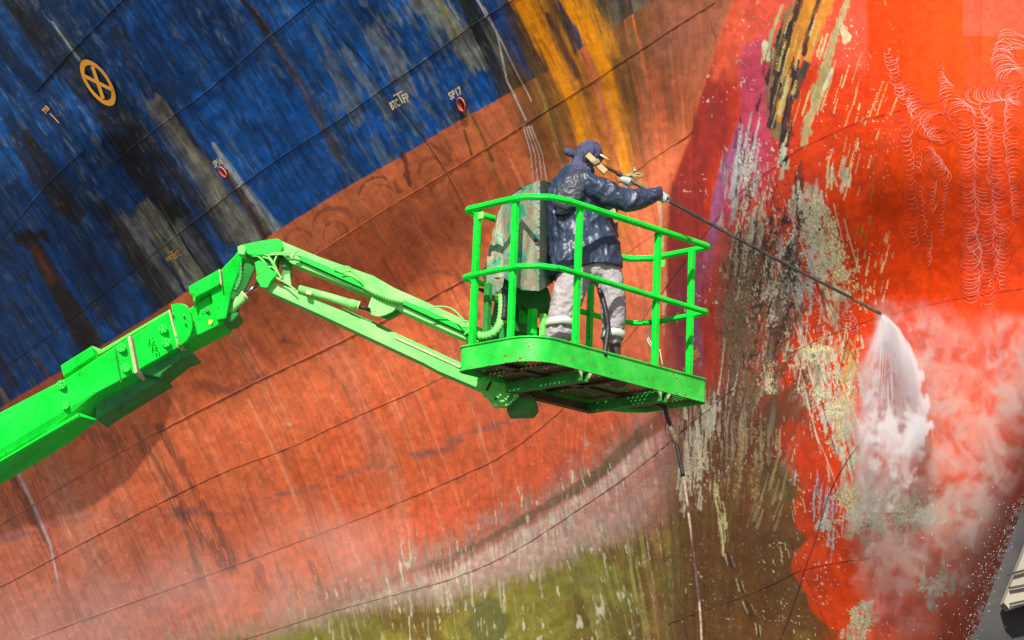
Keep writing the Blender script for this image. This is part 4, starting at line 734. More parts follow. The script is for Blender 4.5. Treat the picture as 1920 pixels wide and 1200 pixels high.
jp('link', [(519, 480), (545, 484), (545, 512), (541, 524), (546, 534), (540, 538), (526, 525), (530, 505)], .10, .08, 'green_dark')
jp('link_web', [(462, 478), (492, 478), (520, 480), (517, 500), (505, 503), (493, 488), (478, 492), (466, 490)], .06, .12, 'green_dark')
jp('brace', [(533, 516), (543, 512), (546, 535), (530, 530)], .04, .05, 'green_dusty')
for x, y, r in ((488, 514, 4.6), (496, 530, 7), (515, 462, 4.5)):
    m = MB(); c = at(x, y, YJ-.02); m.tube([c+np.array([0, .03, 0]), c+np.array([0, -.03, 0])], r*YJ/FPX, 16); m.build('pin', MT['green_dusty'], lk if y > 500 else head, bevel=.003)
jc = tb('jib_cylinder', [(560, 541, YJ), (620, 558, YJ), (655, 569, YJ), (656, 569.5, YJ), (672, 574, YJ)], [.026, .030, .031, .036, .036], 'green_dusty'); tb('rod', [(668, 573, YJ), (694, 581, YJ)], .014, 'black', jc); tb('gland', [(671.5, 574, YJ), (673.5, 574.6, YJ)], .039, 'bare', jc)
m = MB(); c = at(579, 549, YJ-.035); m.box(c, (.02, 0, -.004), (0, .02, 0), (0, 0, .015)); m.build('clamp', MT['bare'], jc)
jp('cylinder_bracket', [(697, 556), (746, 573), (737, 584), (722, 591), (709, 594), (694, 590), (689, 582), (691, 572)], .02, .025, 'green_dusty', ua)
jp('cylinder_bracket', [(712, 593), (722, 592), (747, 575), (756, 582), (740, 594), (727, 600)], .10, .025, 'green_dark', ua)
for hi, p in enumerate([[(455, 468), (470, 476), (492, 477), (520, 474), (545, 474)], [(458, 472), (475, 480), (495, 479), (525, 477), (548, 479)], [(480, 478), (495, 490), (505, 505), (520, 522), (535, 530), (555, 544)], [(483, 476), (500, 478), (512, 492), (520, 508), (528, 524)], [(492, 482), (505, 486), (514, 500), (520, 512)],
          [(504, 500), (512, 502), (524, 516), (527, 521), (518, 522), (508, 512), (504, 501)], [(520, 477), (514, 492), (517, 504), (526, 520)], [(548, 478), (556, 477), (563, 482)], [(625, 502), (650, 500), (662, 507), (672, 518), (680, 528)], [(640, 512), (655, 507), (668, 517)], [(627, 503), (645, 504), (658, 510)],
          [(803, 580), (820, 575), (845, 578), (862, 592), (878, 612), (884, 622)], [(862, 604), (872, 602), (882, 605), (884, 612)], [(860, 605), (866, 612), (878, 614)], [(870, 628), (880, 620), (886, 628)], [(918, 608), (912, 602), (916, 597), (924, 597)]]):
    q = catmull([at(x, y, YJ-.045-.01*(i % 2)) for i, (x, y) in enumerate(p)], 6); m = MB(); m.tube(q, .0065, 6); m.build('control_hose', MT['green_dusty'], ua, smooth=True)
jp('hose_clip', [(543, 481), (549, 469), (560, 468), (560, 471), (553, 473), (549, 484)], -.07, .02, 'green_dusty', ua, 0)
# rotator knuckle under the platform
kn = jp('rotator_bracket', [(893, 712), (905, 742), (913, 745), (925, 762), (949, 763), (972, 742), (972, 730), (938, 714)], .0, .05, 'green_dusty')
jp('rotator_plate', [(948, 738), (975, 737), (1003, 745), (1004, 757), (994, 769), (949, 770), (952, 760), (972, 744)], .12, .30, 'green_dark', kn)
jp('rotator_plate', [(951, 764), (953, 740), (962, 738), (962, 752)], -.005, .10, 'green_dark', kn, 0); jp('slot', [(910, 731), (919, 714), (923, 716), (914, 733)], -.006, .01, 'black', kn, 0)
for x, y, r in ((900, 724, 6.5), (930, 748, 3)):
    m = MB(); c = at(x, y, YJ); m.tube([c+np.array([0, .01, 0]), c+np.array([0, -.03 if r > 4 else -.006, 0])], r*YJ/FPX, 16); m.build('pin', MT['green_dusty' if r > 4 else 'black'], kn, bevel=.002 if r > 4 else 0)
# the vertical mast that carries the basket (behind the console)
mm = MB(); mm.beam(at(925, 700, 18.75), at(950, 560, 18.75), .16, .05, (1, 0, 0)); mm.build('mast', MT['green_dark'], lift, bevel=.004)
jp('mast_plate', [(905, 640), (938, 555), (1000, 560), (1000, 640), (960, 700), (915, 690)], .22, .04, 'green_dark')

# ---- work basket
bk = bpy.data.objects.new('work_basket', None); COL.objects.link(bk); bk.parent = lift; bk.location = Vector(B(BL/2, BD/2, 0))-Vector(lift.location)
def outline(off=0., rN=.24, rF=.24, rL=.07, rR=.05, z=0., n=8):
    e0, e1, n0, n1 = -off, BL+off, -off, BD+off; out = []
    for (ce, cn, r, a0) in ((e0, n0, rN, 180), (e1, n0, rR, 270), (e1, n1, rF, 0), (e0, n1, rL, 90)):
        se = 1 if ce == e0 else -1; sn = 1 if cn == n0 else -1
        for k in range(n+1): a = R_(a0+90*k/n); out.append(B(ce+se*r+r*math.cos(a), cn+sn*r+r*math.sin(a), z))
    return np.array(out)
O1, O2 = outline(0, z=.10), outline(0, z=-.07); I1, I2 = outline(-.006, z=.10), outline(-.006, z=-.07); n = len(O1)
m = MB(); V_ = np.concatenate([O1, O2, I1, I2]); F_ = []
for k in range(n):
    j = (k+1) % n; F_ += [(k, n+k, n+j, j), (2*n+k, 2*n+j, 3*n+j, 3*n+k), (k, j, 2*n+j, 2*n+k), (n+k, 3*n+k, 3*n+j, n+j)]
m.add(V_, F_); m.tube(outline(.004, z=.10), .007, 6, closed=True); m.tube(outline(.001, z=-.068), .006, 6, closed=True)
tb_ = m.build('toe_board', MT['green_worn'], bk, smooth=False)
for p in tb_.data.polygons: p.use_smooth = True
tb_.data.polygons.foreach_set('use_smooth', np.ones(len(tb_.data.polygons), bool))
es = tb_.modifiers.new('es', 'EDGE_SPLIT'); es.split_angle = R_(40)
# perforated floor: real holes, thin pressed sheets
m = MB(); ce = .0145; Ve, Vn = int(BL/ce), int(BD/ce); Vv = []; Ff = []
ind = {}
def vid(i, j):
    if (i, j) not in ind: ind[(i, j)] = len(Vv); Vv.append(B(i*ce+.004, j*ce+.004, -.045+ .012*(1 if (i // 21) % 2 == 0 and 2 < i % 21 < 19 else 0)))
    return ind[(i, j)]
def inside(e, n_):
    for (a, b, r) in ((0, 0, .24), (BL, BD, .24)):
        de = abs(e-a); dn = abs(n_-b)
        if de < r and dn < r and math.hypot(r-de, r-dn) > r-.004: return False
    return True
for i in range(Ve):
    for j in range(Vn):
        e_, n_ = (i+.5)*ce, (j+.5)*ce
        if not inside(e_, n_): continue
        hole = i % 2 == 1 and j % 3 == 1 and 3 < (i % 30) < 27 and 6 < (j % 26) < 24
        if not hole: Ff.append((vid(i, j), vid(i+1, j), vid(i+1, j+1), vid(i, j+1)))
m.add(Vv, Ff); m.build('floor_grating', MT['underside'], bk)
m = MB(); 
for e_, n0_, n1_ in ((.50, .0, BD+.0), (1.32, .0, BD+.0)):
    for s_ in (-1, 1): m.box(B(e_+s_*.028, (n0_+n1_)/2, -.105), E1*.004, E2*(n1_-n0_)/2, ZZ*.034)
    m.box(B(e_, (n0_+n1_)/2, -.137), E1*.028, E2*(n1_-n0_)/2*.97, ZZ*.003)
m.build('floor_beam', MT['green_dark'], bk, bevel=.002)
m = MB(); m.box(B(.91, BD-.02, -.105), E1*.41, E2*.004, ZZ*.034); m.box(B(.91, BD-.05, -.140), E1*.41, E2*.03, ZZ*.003); m.box(B(.91, .42, -.058), E1*.86, E2*.035, ZZ*.005); m.box(B(.25, .38, -.058), E1*.02, E2*.36, ZZ*.005); m.box(B(.9, .38, -.058), E1*.02, E2*.36, ZZ*.005)
m.build('floor_beam', MT['underside'], bk, bevel=.002)
for e_ in (.50, 1.32):
    m = MB(); m.prism([B(e_-.07, -.003, -.071), B(e_-.035, -.003, -.071), B(e_-.035, -.003, -.115)], E2*.012); m.build('beam_lug', MT['bare'], bk); m = MB(); m.prism([B(e_+.07, -.003, -.071), B(e_+.035, -.003, -.071), B(e_+.035, -.003, -.115)], E2*.012); m.build('beam_lug', MT['bare'], bk)
def rail(z, off, r, name, lab, dents=0):
    p = outline(off, rN=.27, rF=.25, rL=.06, rR=.05, z=z, n=10); p = p.copy()
    m = MB(); q = []
    for k in range(len(p)): q += [p[k]*(1-t_)+p[(k+1) % len(p)]*t_ for t_ in (0, .34, .67)]
    q = np.array(q); a = np.arange(len(q)); q += np.stack([0*a, 0*a, .002*np.sin(a*.55+z*9)], 1); m.tube(q, r, 8, closed=True)
    o = m.build(name, MT['green'], bk, smooth=False, bevel=0); o['label'] = lab; return o
rail(1.09, -.006, .0235, 'guard_rail', 'top rail of the basket'); rail(.60, -.006, .0205, 'guard_rail', 'middle rail of the basket')
def post(e_, n_, w=.020, z0=-.02, z1=1.08, mat='green'):
    m = MB(); m.box(B(e_, n_, (z0+z1)/2), E1*w, E2*w, ZZ*(z1-z0)/2); return m.build('post', MT[mat], bk, bevel=.004)
for e_, n_ in ((.030, .64), (.030, .27), (.42, .030), (1.24, .030), (1.76, .16), (1.76, .50), (.12, .727), (1.30, .727)): post(e_, n_)
post(.62, .737, .026, 0, .62); post(.95, .737, .026, 0, .62)
for e_, n_, z_ in ((.018, .64, 1.03), (1.77, .50, 1.03)):
    m = MB(); m.box(B(e_, n_-.045, z_), E1*.004, E2*.025, ZZ*.025); m.build('tab', MT['green_dusty'], bk)
# frame that carries the console, at the far left side
m = MB(); m.box(B(.60, BD-.06, .34), E1*.34, E2*.015, ZZ*.035); m.box(B(.60, BD-.06, .50), E1*.34, E2*.015, ZZ*.02); m.box(B(.18, BD-.10, .28), E1*.022, E2*.022, ZZ*.30); m.box(B(.34, BD-.10, .30), E1*.018, E2*.018, ZZ*.32)
m.build('console_frame', MT['green_dark'], bk, bevel=.004)
m = MB(); m.box(at(998, 606, 18.52), E1*.026, E2*.026, ZZ*.10); m.build('post_stub', MT['green'], bk, bevel=.004); m = MB(); m.box(at(1018, 612, 18.5), E1*.02, E2*.02, ZZ*.09); m.build('post_stub', MT['green_dusty'], bk, bevel=.008)
m = MB(); m.box(at(960, 585, 18.3), E1*.012, E2*.012, ZZ*.15); m.build('post_stub', MT['green'], bk, bevel=.004)
# camouflage sheet-metal cover over the control console
MT['camo'] = noise_mat('weathered camouflage sheet', [(.30, (.015, .20, .13)), (.42, (.05, .30, .17)), (.47, (.26, .34, .22)), (.53, (.34, .22, .15)), (.58, (.34, .40, .29)), (.68, (.05, .28, .18))], 6.5, 4, .75, spec=.2, bump=.15, bscale=20, distort=.6)
def quad(ps): return [at(*p) for p in ps]
YC = 18.18
c0 = [(978, 350, YC), (1013, 337, YC+.12), (1011, 546, YC+.12), (975, 543, YC)]
m = MB()
def sheet(ps, nu=10, nv=20, bulge=.012, seed=0, th=.006, d=(0, 1, 0)):
    a, b, c, d_ = [np.array(at(*p)) for p in ps]; U, W_ = np.meshgrid(np.linspace(0, 1, nu), np.linspace(0, 1, nv)); U = U[..., None]; W_ = W_[..., None]
    G = (a*(1-U)+b*U)*(1-W_)+(d_*(1-U)+c*U)*W_
    G[..., 1] += (fbm(U[..., 0]*3, W_[..., 0]*4, 3, seed)-.5)*bulge*3; n_ = nu*nv; V_ = np.concatenate([G.reshape(-1, 3), G.reshape(-1, 3)+np.array([0, th, 0])]); ii = np.arange(n_).reshape(nv, nu)
    f = np.stack([ii[:-1, :-1], ii[1:, :-1], ii[1:, 1:], ii[:-1, 1:]], -1).reshape(-1, 4); F_ = f.tolist()+(f[:, ::-1]+n_).tolist(); rim_ = list(ii[0])+list(ii[1:, -1])+list(ii[-1, :-1][::-1])+list(ii[1:-1, 0][::-1])
    F_ += [(rim_[k], rim_[(k+1) % len(rim_)], rim_[(k+1) % len(rim_)]+n_, rim_[k]+n_) for k in range(len(rim_))]; m.add(V_, F_)
sheet(c0, seed=1); sheet([(943, 377, YC+.34), (979, 351, YC), (976, 543, YC), (944, 520, YC+.28)], seed=2, bulge=.02); sheet([(931, 405, YC+.36), (944, 378, YC+.34), (945, 521, YC+.28), (905, 520, YC+.36)], seed=3, bulge=.02)
sheet([(905, 516, YC+.36), (946, 518, YC+.28), (942, 540, YC+.30), (918, 558, YC+.40)], 6, 6, .01, 4)
m.add(quad([(978, 350, YC), (1013, 337, YC+.12), (1032, 342, YC+.5), (985, 352, YC+.45), (943, 377, YC+.34)]), [(0, 1, 2, 3, 4)])
m.add(quad([(1013, 337, YC+.12), (1032, 342, YC+.5), (1030, 535, YC+.5), (1011, 546, YC+.12)]), [(0, 1, 2, 3)])
cv = m.build('console_cover', MT['camo'], bk, smooth=True); es = cv.modifiers.new('es', 'EDGE_SPLIT'); es.split_angle = R_(35)
for k in range(12): m = MB(); c = at(1010.5-.1*k, 348+k*15, YC+.10); m.tube([c, c+np.array([0, -.008, 0])], .004, 6); m.build('rivet', MT['bare'], cv)
m = MB(); c = at(1004, 452, YC+.085); a = np.arange(18)*2*math.pi/18; m.tube([c+.02*np.array([math.cos(t_), 0, math.sin(t_)]) for t_ in a], .005, 6, closed=True); m.build('grommet', noise_mat('rusty ring', [(.3, (.25, .05, .03)), (.7, (.4, .12, .08))], 9), cv, smooth=True)
m = MB(); m.tube([c+np.array([0, -.004, 0]), c+np.array([0, .002, 0])], .014, 12); m.build('hole', MT['black'], cv)
jp('console_box', [(1012, 345), (1034, 345), (1034, 520), (1012, 530)], .05, .16, 'black', bk)
jp('console_box', [(930, 515), (1005, 525), (1028, 540), (1034, 572), (1000, 585), (950, 560)], .0, .2, 'green_dark', bk)
jp('console_box', [(880, 538), (900, 545), (918, 557), (930, 548), (945, 560), (930, 545), (900, 540)], -.1, .02, 'black', bk, 0)
ribbed('drain_conduit', [(941, 545, 18.3), (942, 575, 18.3), (938, 605, 18.3), (925, 625, 18.3), (905, 631, 18.35), (888, 626, 18.4)], .030, 'green_dusty', bk, .026)
tb('power_cable', [(945, 540, 18.28), (947, 570, 18.28), (944, 600, 18.28)], .022, 'black', bk, 8, k=5)
# ================================================================== WORKER
from mathutils import noise as MN
worker = empty('person', at(1098, 690, 18.6), 'worker in dark blue rain jacket and grey trousers aiming a long washing lance', 'person')
PM = FPX
def limb(m, secs, n=18, k=5, cap=True):
    """secs: px, py, Y, half width in photo px, half depth in metres"""
    S_ = np.array(secs, float); Q_ = np.c_[at(S_[:, 0], S_[:, 1], S_[:, 2]), S_[:, 3]*S_[:, 2]/FPX, S_[:, 4]]; Q_ = catmull(Q_, k); p = Q_[:, :3]; T = np.gradient(p, axis=0); T /= np.linalg.norm(T, axis=1, keepdims=True); V_ = []
    a = np.arange(n)*2*math.pi/n
    for i in range(len(p)):
        u_ = np.cross(T[i], (0, 1, 0)); u_ /= np.linalg.norm(u_); w = np.cross(u_, T[i]); V_.append(p[i]+Q_[i, 3]*np.cos(a)[:, None]*u_+Q_[i, 4]*np.sin(a)[:, None]*w)
    F_ = [(i*n+q, i*n+(q+1) % n, (i+1)*n+(q+1) % n, (i+1)*n+q) for i in range(len(p)-1) for q in range(n)]
    if cap: F_ += [tuple(range(n))[::-1], tuple((len(p)-1)*n+q for q in range(n))]
    m.add(np.concatenate(V_), F_)
def blob(m, c, r, n=16, k=10):
    V_ = []; F_ = []
    c = np.asarray(c)
    for i in range(1, k):
        ph = math.pi*i/k
        for q in range(n): t_ = 2*math.pi*q/n; V_.append(c+np.array([r[0]*math.sin(ph)*math.cos(t_), r[1]*math.sin(ph)*math.sin(t_), r[2]*math.cos(ph)]))
    V_ += [c+[0, 0, r[2]], c-[0, 0, r[2]]]; t0 = len(V_)-2
    F_ = [(i*n+q, (i+1)*n+q, (i+1)*n+(q+1) % n, i*n+(q+1) % n) for i in range(k-2) for q in range(n)]+[(t0, q, (q+1) % n) for q in range(n)]+[(t0+1, (k-2)*n+(q+1) % n, (k-2)*n+q) for q in range(n)]
    m.add(V_, F_)
def ridge(co, s, seed, st=(1, 1, 1)):
    v_ = Vector((co[0]*s*st[0]+seed, co[1]*s*st[1]-seed, co[2]*s*st[2]+seed*.5)); w = MN.noise_vector(v_*.6)*.55
    return 1-abs(MN.noise(v_+w))*2.2
def fuse(name, m, mat, parent, voxel=.008, smooth=4, wr=None, label=None):
    o = m.build(name, mat, parent); md = o.modifiers.new('r', 'REMESH'); md.mode = 'VOXEL'; md.voxel_size = voxel
    if smooth: sm_ = o.modifiers.new('s', 'SMOOTH'); sm_.iterations = smooth; sm_.factor = .6
    bpy.context.view_layer.update(); dg_ = bpy.context.evaluated_depsgraph_get(); me_ = bpy.data.meshes.new_from_object(o.evaluated_get(dg_)); o.modifiers.clear(); old = o.data; o.data = me_; bpy.data.meshes.remove(old); me_.name = name
    if not me_.materials: me_.materials.append(mat)
    if wr:
        n_ = len(me_.vertices); co = np.zeros(n_*3); me_.vertices.foreach_get('co', co); co = co.reshape(-1, 3); no = np.array([v_.normal[:] for v_ in me_.vertices]); d = np.zeros(n_)
        for amp, s, seed, st in wr: d += amp*np.array([ridge(c, s, seed, st)-.6 for c in co])
        me_.vertices.foreach_set('co', (co+no*d[:, None]).ravel())
    me_.polygons.foreach_set('use_smooth', np.ones(len(me_.polygons), bool)); me_.update()
    if label: o['label'] = label
    return o
SKIN = noise_mat('tanned skin', [(.3, (.20, .09, .05)), (.7, (.34, .17, .10))], 8, 5, .55)
NAVY = noise_mat('navy nylon', [(.3, (.014, .024, .050)), (.6, (.032, .048, .090)), (.8, (.075, .095, .15))], 5, 6, .42, bump=.7, bscale=10, spec=.5)
for n_ in NAVY.node_tree.nodes:
    if n_.type == 'TEX_NOISE' and abs(n_.inputs['Scale'].default_value-10) < .01: n_.noise_type = 'RIDGED_MULTIFRACTAL'; n_.inputs['Distortion'].default_value = .6; n_.inputs['Detail'].default_value = 3
    if n_.type == 'BUMP': n_.inputs['Distance'].default_value = .02
GREYF = noise_mat('grey rain hood', [(.3, (.03, .035, .045)), (.7, (.06, .065, .08))], 6, 5, .45, bump=.5, bscale=26)
TROU = noise_mat('grey work cloth', [(.3, (.30, .26, .27)), (.7, (.46, .41, .42))], 7, 6, .85, bump=.35, bscale=40)
TAPE = noise_mat('pale reflective tape', [(.3, (.48, .52, .44)), (.7, (.66, .70, .62))], 9, 4, .4)
CAPF = noise_mat('dark slate cloth', [(.3, (.035, .040, .085)), (.7, (.075, .08, .15))], 9, 5, .8, bump=.3, bscale=60)
BOOT = noise_mat('dusty brown boots', [(.3, (.06, .045, .035)), (.7, (.14, .11, .09))], 12, 5, .7, bump=.3)
GLOVE = noise_mat('pale work glove', [(.3, (.30, .42, .40)), (.7, (.50, .58, .54))], 14, 4, .8)
# the body is one continuous surface under the clothes
m = MB()
limb(m, [(1100, 490, 18.62, 40, .11), (1096, 440, 18.62, 34, .10), (1090, 390, 18.60, 40, .11), (1085, 345, 18.58, 44, .10), (1092, 322, 18.60, 20, .07), (1096, 305, 18.60, 14, .055)])
blob(m, at(1100, 289, 18.60), (.078, .092, .105)); blob(m, at(1118, 295, 18.60), (.045, .055, .07)); blob(m, at(1131, 295, 18.60), (.018, .012, .018)); blob(m, at(1121, 304, 18.60), (.02, .025, .016)); blob(m, at(1104, 294, 18.51), (.016, .012, .026))
limb(m, [(1082, 345, 18.52, 22, .07), (1110, 352, 18.50, 18, .06), (1145, 368, 18.50, 16, .055), (1180, 377, 18.52, 14, .05), (1215, 366, 18.56, 11, .04), (1238, 357, 18.60, 8, .028)])
limb(m, [(1098, 345, 18.70, 20, .07), (1130, 385, 18.86, 15, .05), (1160, 372, 18.84, 11, .04), (1172, 350, 18.74, 8, .03)])
limb(m, [(1085, 485, 18.58, 22, .10), (1070, 540, 18.56, 19, .085), (1060, 585, 18.54, 15, .065), (1052, 630, 18.56, 12, .05), (1050, 672, 18.58, 10, .04)]); limb(m, [(1120, 485, 18.66, 22, .10), (1142, 540, 18.64, 19, .085), (1152, 590, 18.64, 15, .065), (1152, 640, 18.68, 12, .05), (1150, 690, 18.70, 10, .04)])
limb(m, [(1050, 668, 18.58, 11, .04), (1052, 690, 18.60, 11, .05), (1062, 699, 18.70, 11, .05)]); limb(m, [(1150, 685, 18.70, 11, .04), (1152, 706, 18.72, 11, .05), (1162, 714, 18.80, 11, .05)])
body = fuse('body', m, SKIN, worker, .008, 3)
# gloves with five fingers each, closed round the lance
def hand(name, c, dirv, label=None, s=1.):
    m = MB(); c = np.asarray(c, float); d = np.asarray(dirv, float); d /= np.linalg.norm(d); side = np.cross(d, (0, 1, 0)); side /= np.linalg.norm(side); f = np.array([0, -1., 0])
    m.tube(catmull([c-d*.055*s, c-d*.02*s+f*.012, c+d*.02*s+f*.014], 5), np.linspace(.026, .034, 11)*s, 10)
    for k, (l, r) in enumerate(((.9, .0095), (1, .010), (.95, .0098), (.78, .0085))):
        b = c+side*(.028-.0*k)*0+d*(-.022+.018*k)*s+side*.026*s+f*.010; a = [b, b+side*.012*l+f*.020*l*-.2, b+side*.006-f*.022*l, b-side*.018*l-f*.034*l, b-side*.036*l-f*.026*l]
        m.tube(catmull(a, 4), np.linspace(r, r*.8, 17)*s, 8)
    a = [c+d*.0+f*.016-side*.01, c+d*.018+f*.03-side*.014, c+d*.036+f*.02-side*.008, c+d*.05+f*.004]; m.tube(catmull(a, 4), np.linspace(.012, .009, 13)*s, 8)
    o = fuse(name, m, GLOVE, worker, .004, 2); 
    if label: o['label'] = label
    return o
YT = 19.35
l0 = np.array(at(1112, 300, 18.42)); l1 = np.array(at(1652, 588, YT)); ld = (l1-l0)/np.linalg.norm(l1-l0)
def LP(px_): # point on the lance at photo column px_
    t_ = (px_-1112)/(1652-1112.); w0 = 18.42*(1-t_); k = t_*18.42/(t_*18.42+(1-t_)*YT) if t_ else 0; return l0+(l1-l0)*k
hand('glove', LP(1244)+np.array([0, -.0, -.012]), ld, 'glove at the end of the outstretched arm'); hand('glove', LP(1176)+np.array([0, .02, -.02]), ld, 'glove at the trigger, mostly behind the lance')
# jacket: torso, skirt, sleeve
m = MB()
limb(m, [(1101, 507, 18.62, 70, .185), (1098, 480, 18.62, 70, .18), (1090, 440, 18.62, 67, .165), (1082, 405, 18.61, 63, .155), (1076, 370, 18.60, 56, .15), (1080, 342, 18.58, 46, .135), (1086, 325, 18.59, 30, .10), (1094, 312, 18.60, 19, .08)], 28)
limb(m, [(1060, 350, 18.52, 24, .09), (1085, 342, 18.50, 25, .09), (1112, 350, 18.48, 24, .085), (1142, 364, 18.48, 25, .085), (1175, 374, 18.50, 24.5, .08), (1205, 373, 18.53, 21, .07), (1226, 365, 18.57, 15, .052), (1240, 358, 18.60, 9.5, .034)], 20)
limb(m, [(1100, 350, 18.70, 26, .09), (1128, 388, 18.84, 20, .075), (1158, 378, 18.84, 15, .055), (1170, 354, 18.76, 10, .04)], 16)
limb(m, [(1060, 518, 18.56, 32, .14), (1060, 495, 18.58, 32, .15), (1062, 470, 18.60, 32, .15)], 18)
jk = fuse('jacket', m, NAVY, worker, .009, 3, wr=[(.016, 6.0, 3.1, (1, 1, .7)), (.009, 14, 7.7, (1, 1, .8)), (.004, 32, 2.7, (1, 1, .8))])
# hanging hood on the back
m = MB()
limb(m, [(1096, 325, 18.47, 12, .04), (1084, 340, 18.44, 22, .045), (1070, 362, 18.43, 27, .05), (1058, 385, 18.44, 22, .045), (1058, 402, 18.46, 14, .03)], 16)
fuse('hood', m, GREYF, worker, .008, 2, wr=[(.010, 12, 5.1, (1, 1, 1)), (.005, 30, 2.2, (1, 1, 1))])
m = MB()
limb(m, [(1066, 318, 18.56, 12, .05), (1080, 322, 18.52, 15, .05), (1096, 320, 18.50, 15, .05), (1112, 316, 18.50, 11, .05)], 14)
fuse('neck_scarf', m, CAPF, worker, .007, 2, wr=[(.009, 20, 4.1, (1, 1, 1))])
# trousers
m = MB()
limb(m, [(1100, 478, 18.62, 52, .14), (1098, 505, 18.62, 54, .145), (1095, 522, 18.62, 50, .12)], 24)
limb(m, [(1082, 495, 18.60, 34, .13), (1072, 530, 18.56, 33, .12), (1064, 560, 18.54, 31, .11), (1056, 590, 18.53, 29, .10), (1050, 612, 18.54, 28.5, .10), (1049, 628, 18.55, 29, .10), (1051, 641, 18.56, 25, .088)], 20)
limb(m, [(1126, 495, 18.64, 34, .13), (1142, 525, 18.63, 28, .12), (1149, 560, 18.62, 25, .11), (1151, 595, 18.63, 23, .095), (1149, 625, 18.66, 21, .09), (1149, 644, 18.68, 19, .08)], 20)
fuse('trousers', m, TROU, worker, .008, 3, wr=[(.009, 11, 1.1, (1, 1, 1.3)), (.006, 24, 9.7, (1, 1, 1.4))])
def band(name, x, y, Y, rx, ry, h, lean_=0):
    m = MB(); n_ = 28; a = np.arange(n_)*2*math.pi/n_; c = at(x, y, Y); V_ = []; rx = rx*Y/FPX
    for z_, g in ((-h/2, 1.0), (0, 1.03), (h/2, 1.0)): V_.append(c+np.stack([rx*g*np.cos(a)+lean_*z_, ry*g*np.sin(a), z_+.004*np.sin(a*3)+.002*np.sin(a*5+1)], 1))
    m.add(np.concatenate(V_), [(r*n_+q, r*n_+(q+1) % n_, (r+1)*n_+(q+1) % n_, (r+1)*n_+q) for r in (0, 1) for q in range(n_)]); o = m.build(name, TAPE, worker, smooth=True); so_ = o.modifiers.new('t', 'SOLIDIFY'); so_.thickness = .006; return o
band('reflective_band', 1050, 607, 18.54, 30.5, .112, .056, .25); band('reflective_band', 1149, 628, 18.66, 23, .100, .058, .1)
m = MB(); limb(m, [(1050, 640, 18.57, 20, .07), (1050, 668, 18.58, 17, .06), (1051, 690, 18.60, 17, .07), (1060, 699, 18.70, 16, .07)], 14); fuse('boot', m, BOOT, worker, .008, 2)
m = MB(); limb(m, [(1150, 640, 18.68, 15, .062), (1150, 680, 18.70, 14, .058), (1152, 706, 18.72, 16, .07), (1162, 714, 18.80, 15, .07)], 14); fuse('boot', m, BOOT, worker, .008, 2)
# cloth wrapped cap with a knot and a peak
m = MB()
blob(m, at(1105, 288, 18.60), (.102, .115, .092))
limb(m, [(1092, 292, 18.58, 20, .10), (1086, 305, 18.57, 15, .085), (1080, 318, 18.56, 15, .075), (1073, 328, 18.55, 13, .055)], 16)
limb(m, [(1064, 316, 18.54, 8, .03), (1080, 312, 18.50, 10, .03), (1098, 314, 18.48, 9, .03)], 12)
cp = fuse('cap', m, CAPF, worker, .007, 3, wr=[(.009, 15, 3.3, (1.8, 1, .5)), (.004, 38, 2.3, (1, 1, 1))])
m = MB(); limb(m, [(1078, 291, 18.54, 7, .03), (1068, 286, 18.53, 8, .03), (1060, 284, 18.53, 6.5, .028), (1057, 284, 18.53, 3, .015)], 12); fuse('knot', m, CAPF, cp, .006, 1, wr=[(.004, 30, 2.3, (1, 1, 1))])
m = MB(); V_ = []; a = np.linspace(-1, 1, 11)
for t_ in a: V_.append(at(1126+3*(1-t_*t_), 289+2*0, 18.60+t_*.08)); V_.append(at(1129+16*(1-t_*t_), 293+8*(1-t_*t_), 18.60+t_*.07))
m.add(V_, [(2*i, 2*i+1, 2*i+3, 2*i+2) for i in range(10)]); pk = m.build('peak', noise_mat('pale peak', [(.3, (.6, .5, .38)), (.7, (.75, .66, .52))], 10), cp, smooth=True); so_ = pk.modifiers.new('t', 'SOLIDIFY'); so_.thickness = .008

# ================================================================== LANCE
lance = empty('pressure_lance', LP(1200), 'long thin steel washing lance with a wooden shoulder stock held by the worker', 'washing lance')
WOOD = noise_mat('raw pine', [(.3, (.42, .27, .11)), (.7, (.60, .42, .20))], 8, 6, .7, stretch=(1, 1, 6)); OLV = noise_mat('olive wrapped grip', [(.3, (.17, .13, .06)), (.7, (.30, .24, .12))], 14, 5, .7, bump=.4)
STEEL = noise_mat('dull steel tube', [(.3, (.05, .05, .045)), (.7, (.12, .12, .11))], 12, 4, .35, metal=.5); RUST = noise_mat('rusty nozzle', [(.3, (.07, .035, .02)), (.7, (.22, .13, .08))], 20, 6, .6, bump=.4)
m = MB(); a, b = at(1101, 290, 18.40), at(1136, 323, 18.40); m.beam(a, b, .028, .042); m.build('shoulder_stock', WOOD, lance, bevel=.003)
m = MB(); a, b = at(1116, 300, 18.375), at(1120, 307, 18.375); m.beam(a, b, .014, .05); m.build('strap', OLV, lance, bevel=.004)
def lt(name, x0, x1, r0, r1, mat, n=10):
    m = MB(); q = np.array([LP(x) for x in np.linspace(x0, x1, 24)]); s_ = np.linspace(0, 1, 24); q[:, 2] -= .012*np.sin(s_*math.pi)*(abs(x1-x0)/400.); m.tube(q, np.linspace(r0, r1, 24), n); return m.build(name, mat, lance, smooth=True)
lt('inner_tube', 1120, 1165, .010, .012, STEEL); lt('collar', 1158, 1166, .019, .018, RUST); lt('valve_body', 1165, 1184, .016, .019, OLV); lt('grip', 1183, 1216, .021, .019, OLV); lt('rod', 1214, 1602, .013, .011, STEEL)
lt('coupling', 1600, 1632, .011, .013, RUST); lt('nozzle', 1626, 1652, .017, .013, RUST)
